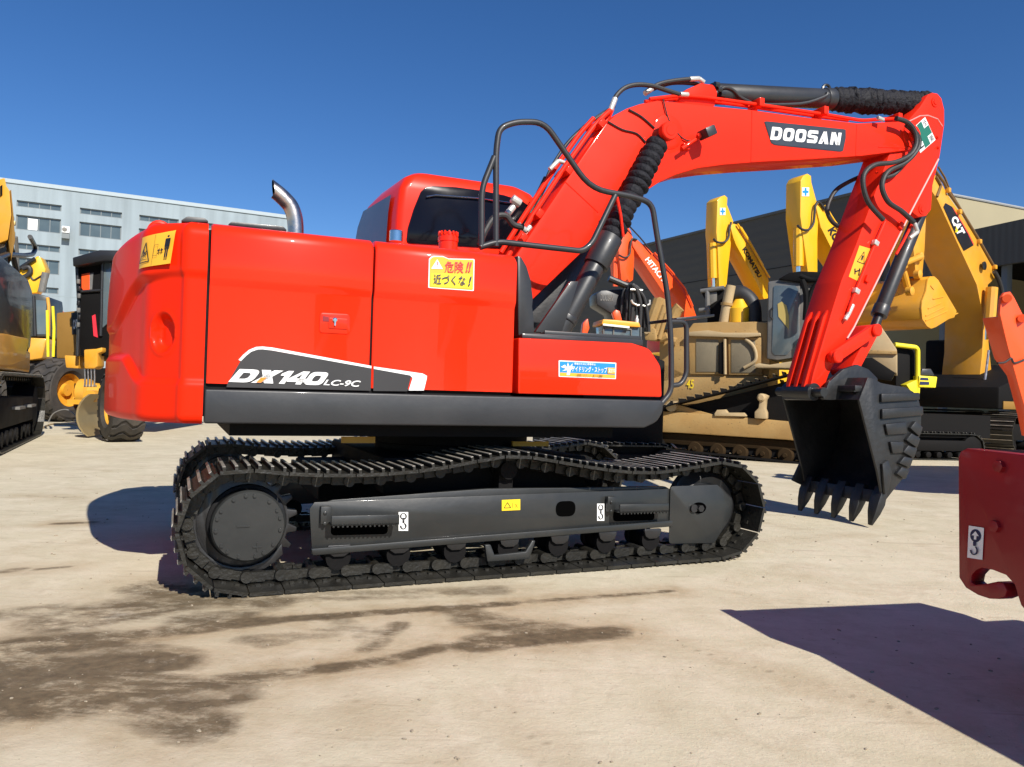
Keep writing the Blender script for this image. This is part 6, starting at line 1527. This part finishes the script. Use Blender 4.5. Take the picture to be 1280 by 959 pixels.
word('maker_lettering', OX, ((62, 390), (68, 394), (66, 398), (61, 394)), 0, 'EX', WHITE, E) if False else None
b = NB(); x = OX.xz(66, 420, 0)[0]; box(b, x - 1.0, x + 1.2, .1, 2, .9, 2.9); mk('upper_body', [(b, ORNG)], E, bev=.08); undercarriage(OX, E, x - 1.5, x + 1.7, 1.0, .5, .9, n=26)

# hose lying on the yard at left
b = NB(); P = [ground(*k, .02) for k in ((53, 535), (66, 530), (95, 531), (120, 533), (160, 537))]; tube(b, P, .02, 8, smooth=5)
tag(mk('pale_pipe', [(b, TANP)]), 'thin pale pipe lying across the yard in front of the grader blade', 'pipe')
b = NB(); c = ground(76, 528, .02); tube(b, [c + Vector((-.35 + .0, 0, 0)), c + Vector((-.2, 0, .25)), c + Vector((.1, .05, .36)), c + Vector((.38, .05, .2)), c + Vector((.42, 0, 0))], .018, 8, smooth=6)
tag(mk('wire_loop', [(b, CABG)]), 'bent grey wire loop standing on the yard before the big left tyre', 'wire')

# ================================================================== DARK RED MACHINE AT THE RIGHT EDGE
# its plate is parallel to the far side of the red excavator's rear: x axis points away from us along the plate
g = at_depth(1197, 600, 3.2); RP = Frame(g.x, g.y, R(103.5))
E = thing('red_attachment', 'dark red steel machine with thick hooked plate and white hook sign at the right edge', 'attachment', RP.o, RP.yaw)
PT = [(1197.5, 572), (1201, 564), (1208, 560.5), (1280, 568.5), (1345, 577), (1345, 800), (1286, 768), (1276, 757), (1272, 745), (1268, 731), (1257, 719), (1240, 712.5), (1227, 710), (1220, 713), (1214.5, 719), (1213, 727), (1218, 731), (1232, 730), (1246, 727), (1254, 729), (1258.5, 738), (1256, 746), (1248, 749), (1236, 748.5), (1222, 744), (1207, 735), (1198.5, 722)]
b = NB(); prism(b, RP.poly(PT, 0), -.07, 0); PL_ = mk('hook_plate', [(b, DARKRED)], E, bev=.005)
for px_, py_ in ((1250, 583), (1245, 658)):
    b = NB(); p = RP.p3(px_, py_, 0); lathe(b, tuple(p), (0, 1, 0), [(-.002, .026), (.014, .024), (.016, .014)], 6); mk('bolt', [(b, DARKRED)], PL_)
q = [RP.p3(*k, 0) for k in ((1212, 657), (1231, 660), (1229, 700), (1210, 697))]
decal('hook_sign', q, [('poly', SQ, WHITE), ('poly', circ(.5, .72, .36, .20, 28), NAVV), ('poly', [[(.42, .60), (.58, .60), (.58, .73), (.42, .73)], [(.26, .72), (.74, .72), (.5, .86)]], WHITE), ('poly', bar((.5, .53), (.5, .40), .05, .5), NAVV), ('poly', ring(.5, .26, .27, .145, .065, R(70), R(-180)), NAVV)], PL_, lift=.004)
b = NB(); box(b, -2.6, -.42, -1.6, -.075, .42, 1.0)
mk('main_body', [(b, SHADE)], E, bev=.03)
b = NB(); prism(b, [(-.05, .80), (-.05, 1.0), (-.42, 1.0), (-.42, .80)], -1.3, -.075); mk('cross_beam', [(b, SHADE)], E, bev=.01)
b = NB(); prism(b, roundpoly([(-2.45, 1.0), (-1.2, 1.0), (-1.25, 1.25), (-2.40, 1.30)], .12), -1.45, -.5); mk('deck_housing', [(b, DARKRED)], E, bev=.03)
for s_ in (-1.35, -.35):
    for x_ in (-2.1, -.95): tyre_wheel(E, (x_, s_, .40), (0, 1, 0), .40, .28, 16, rim_mat=DARKRED)
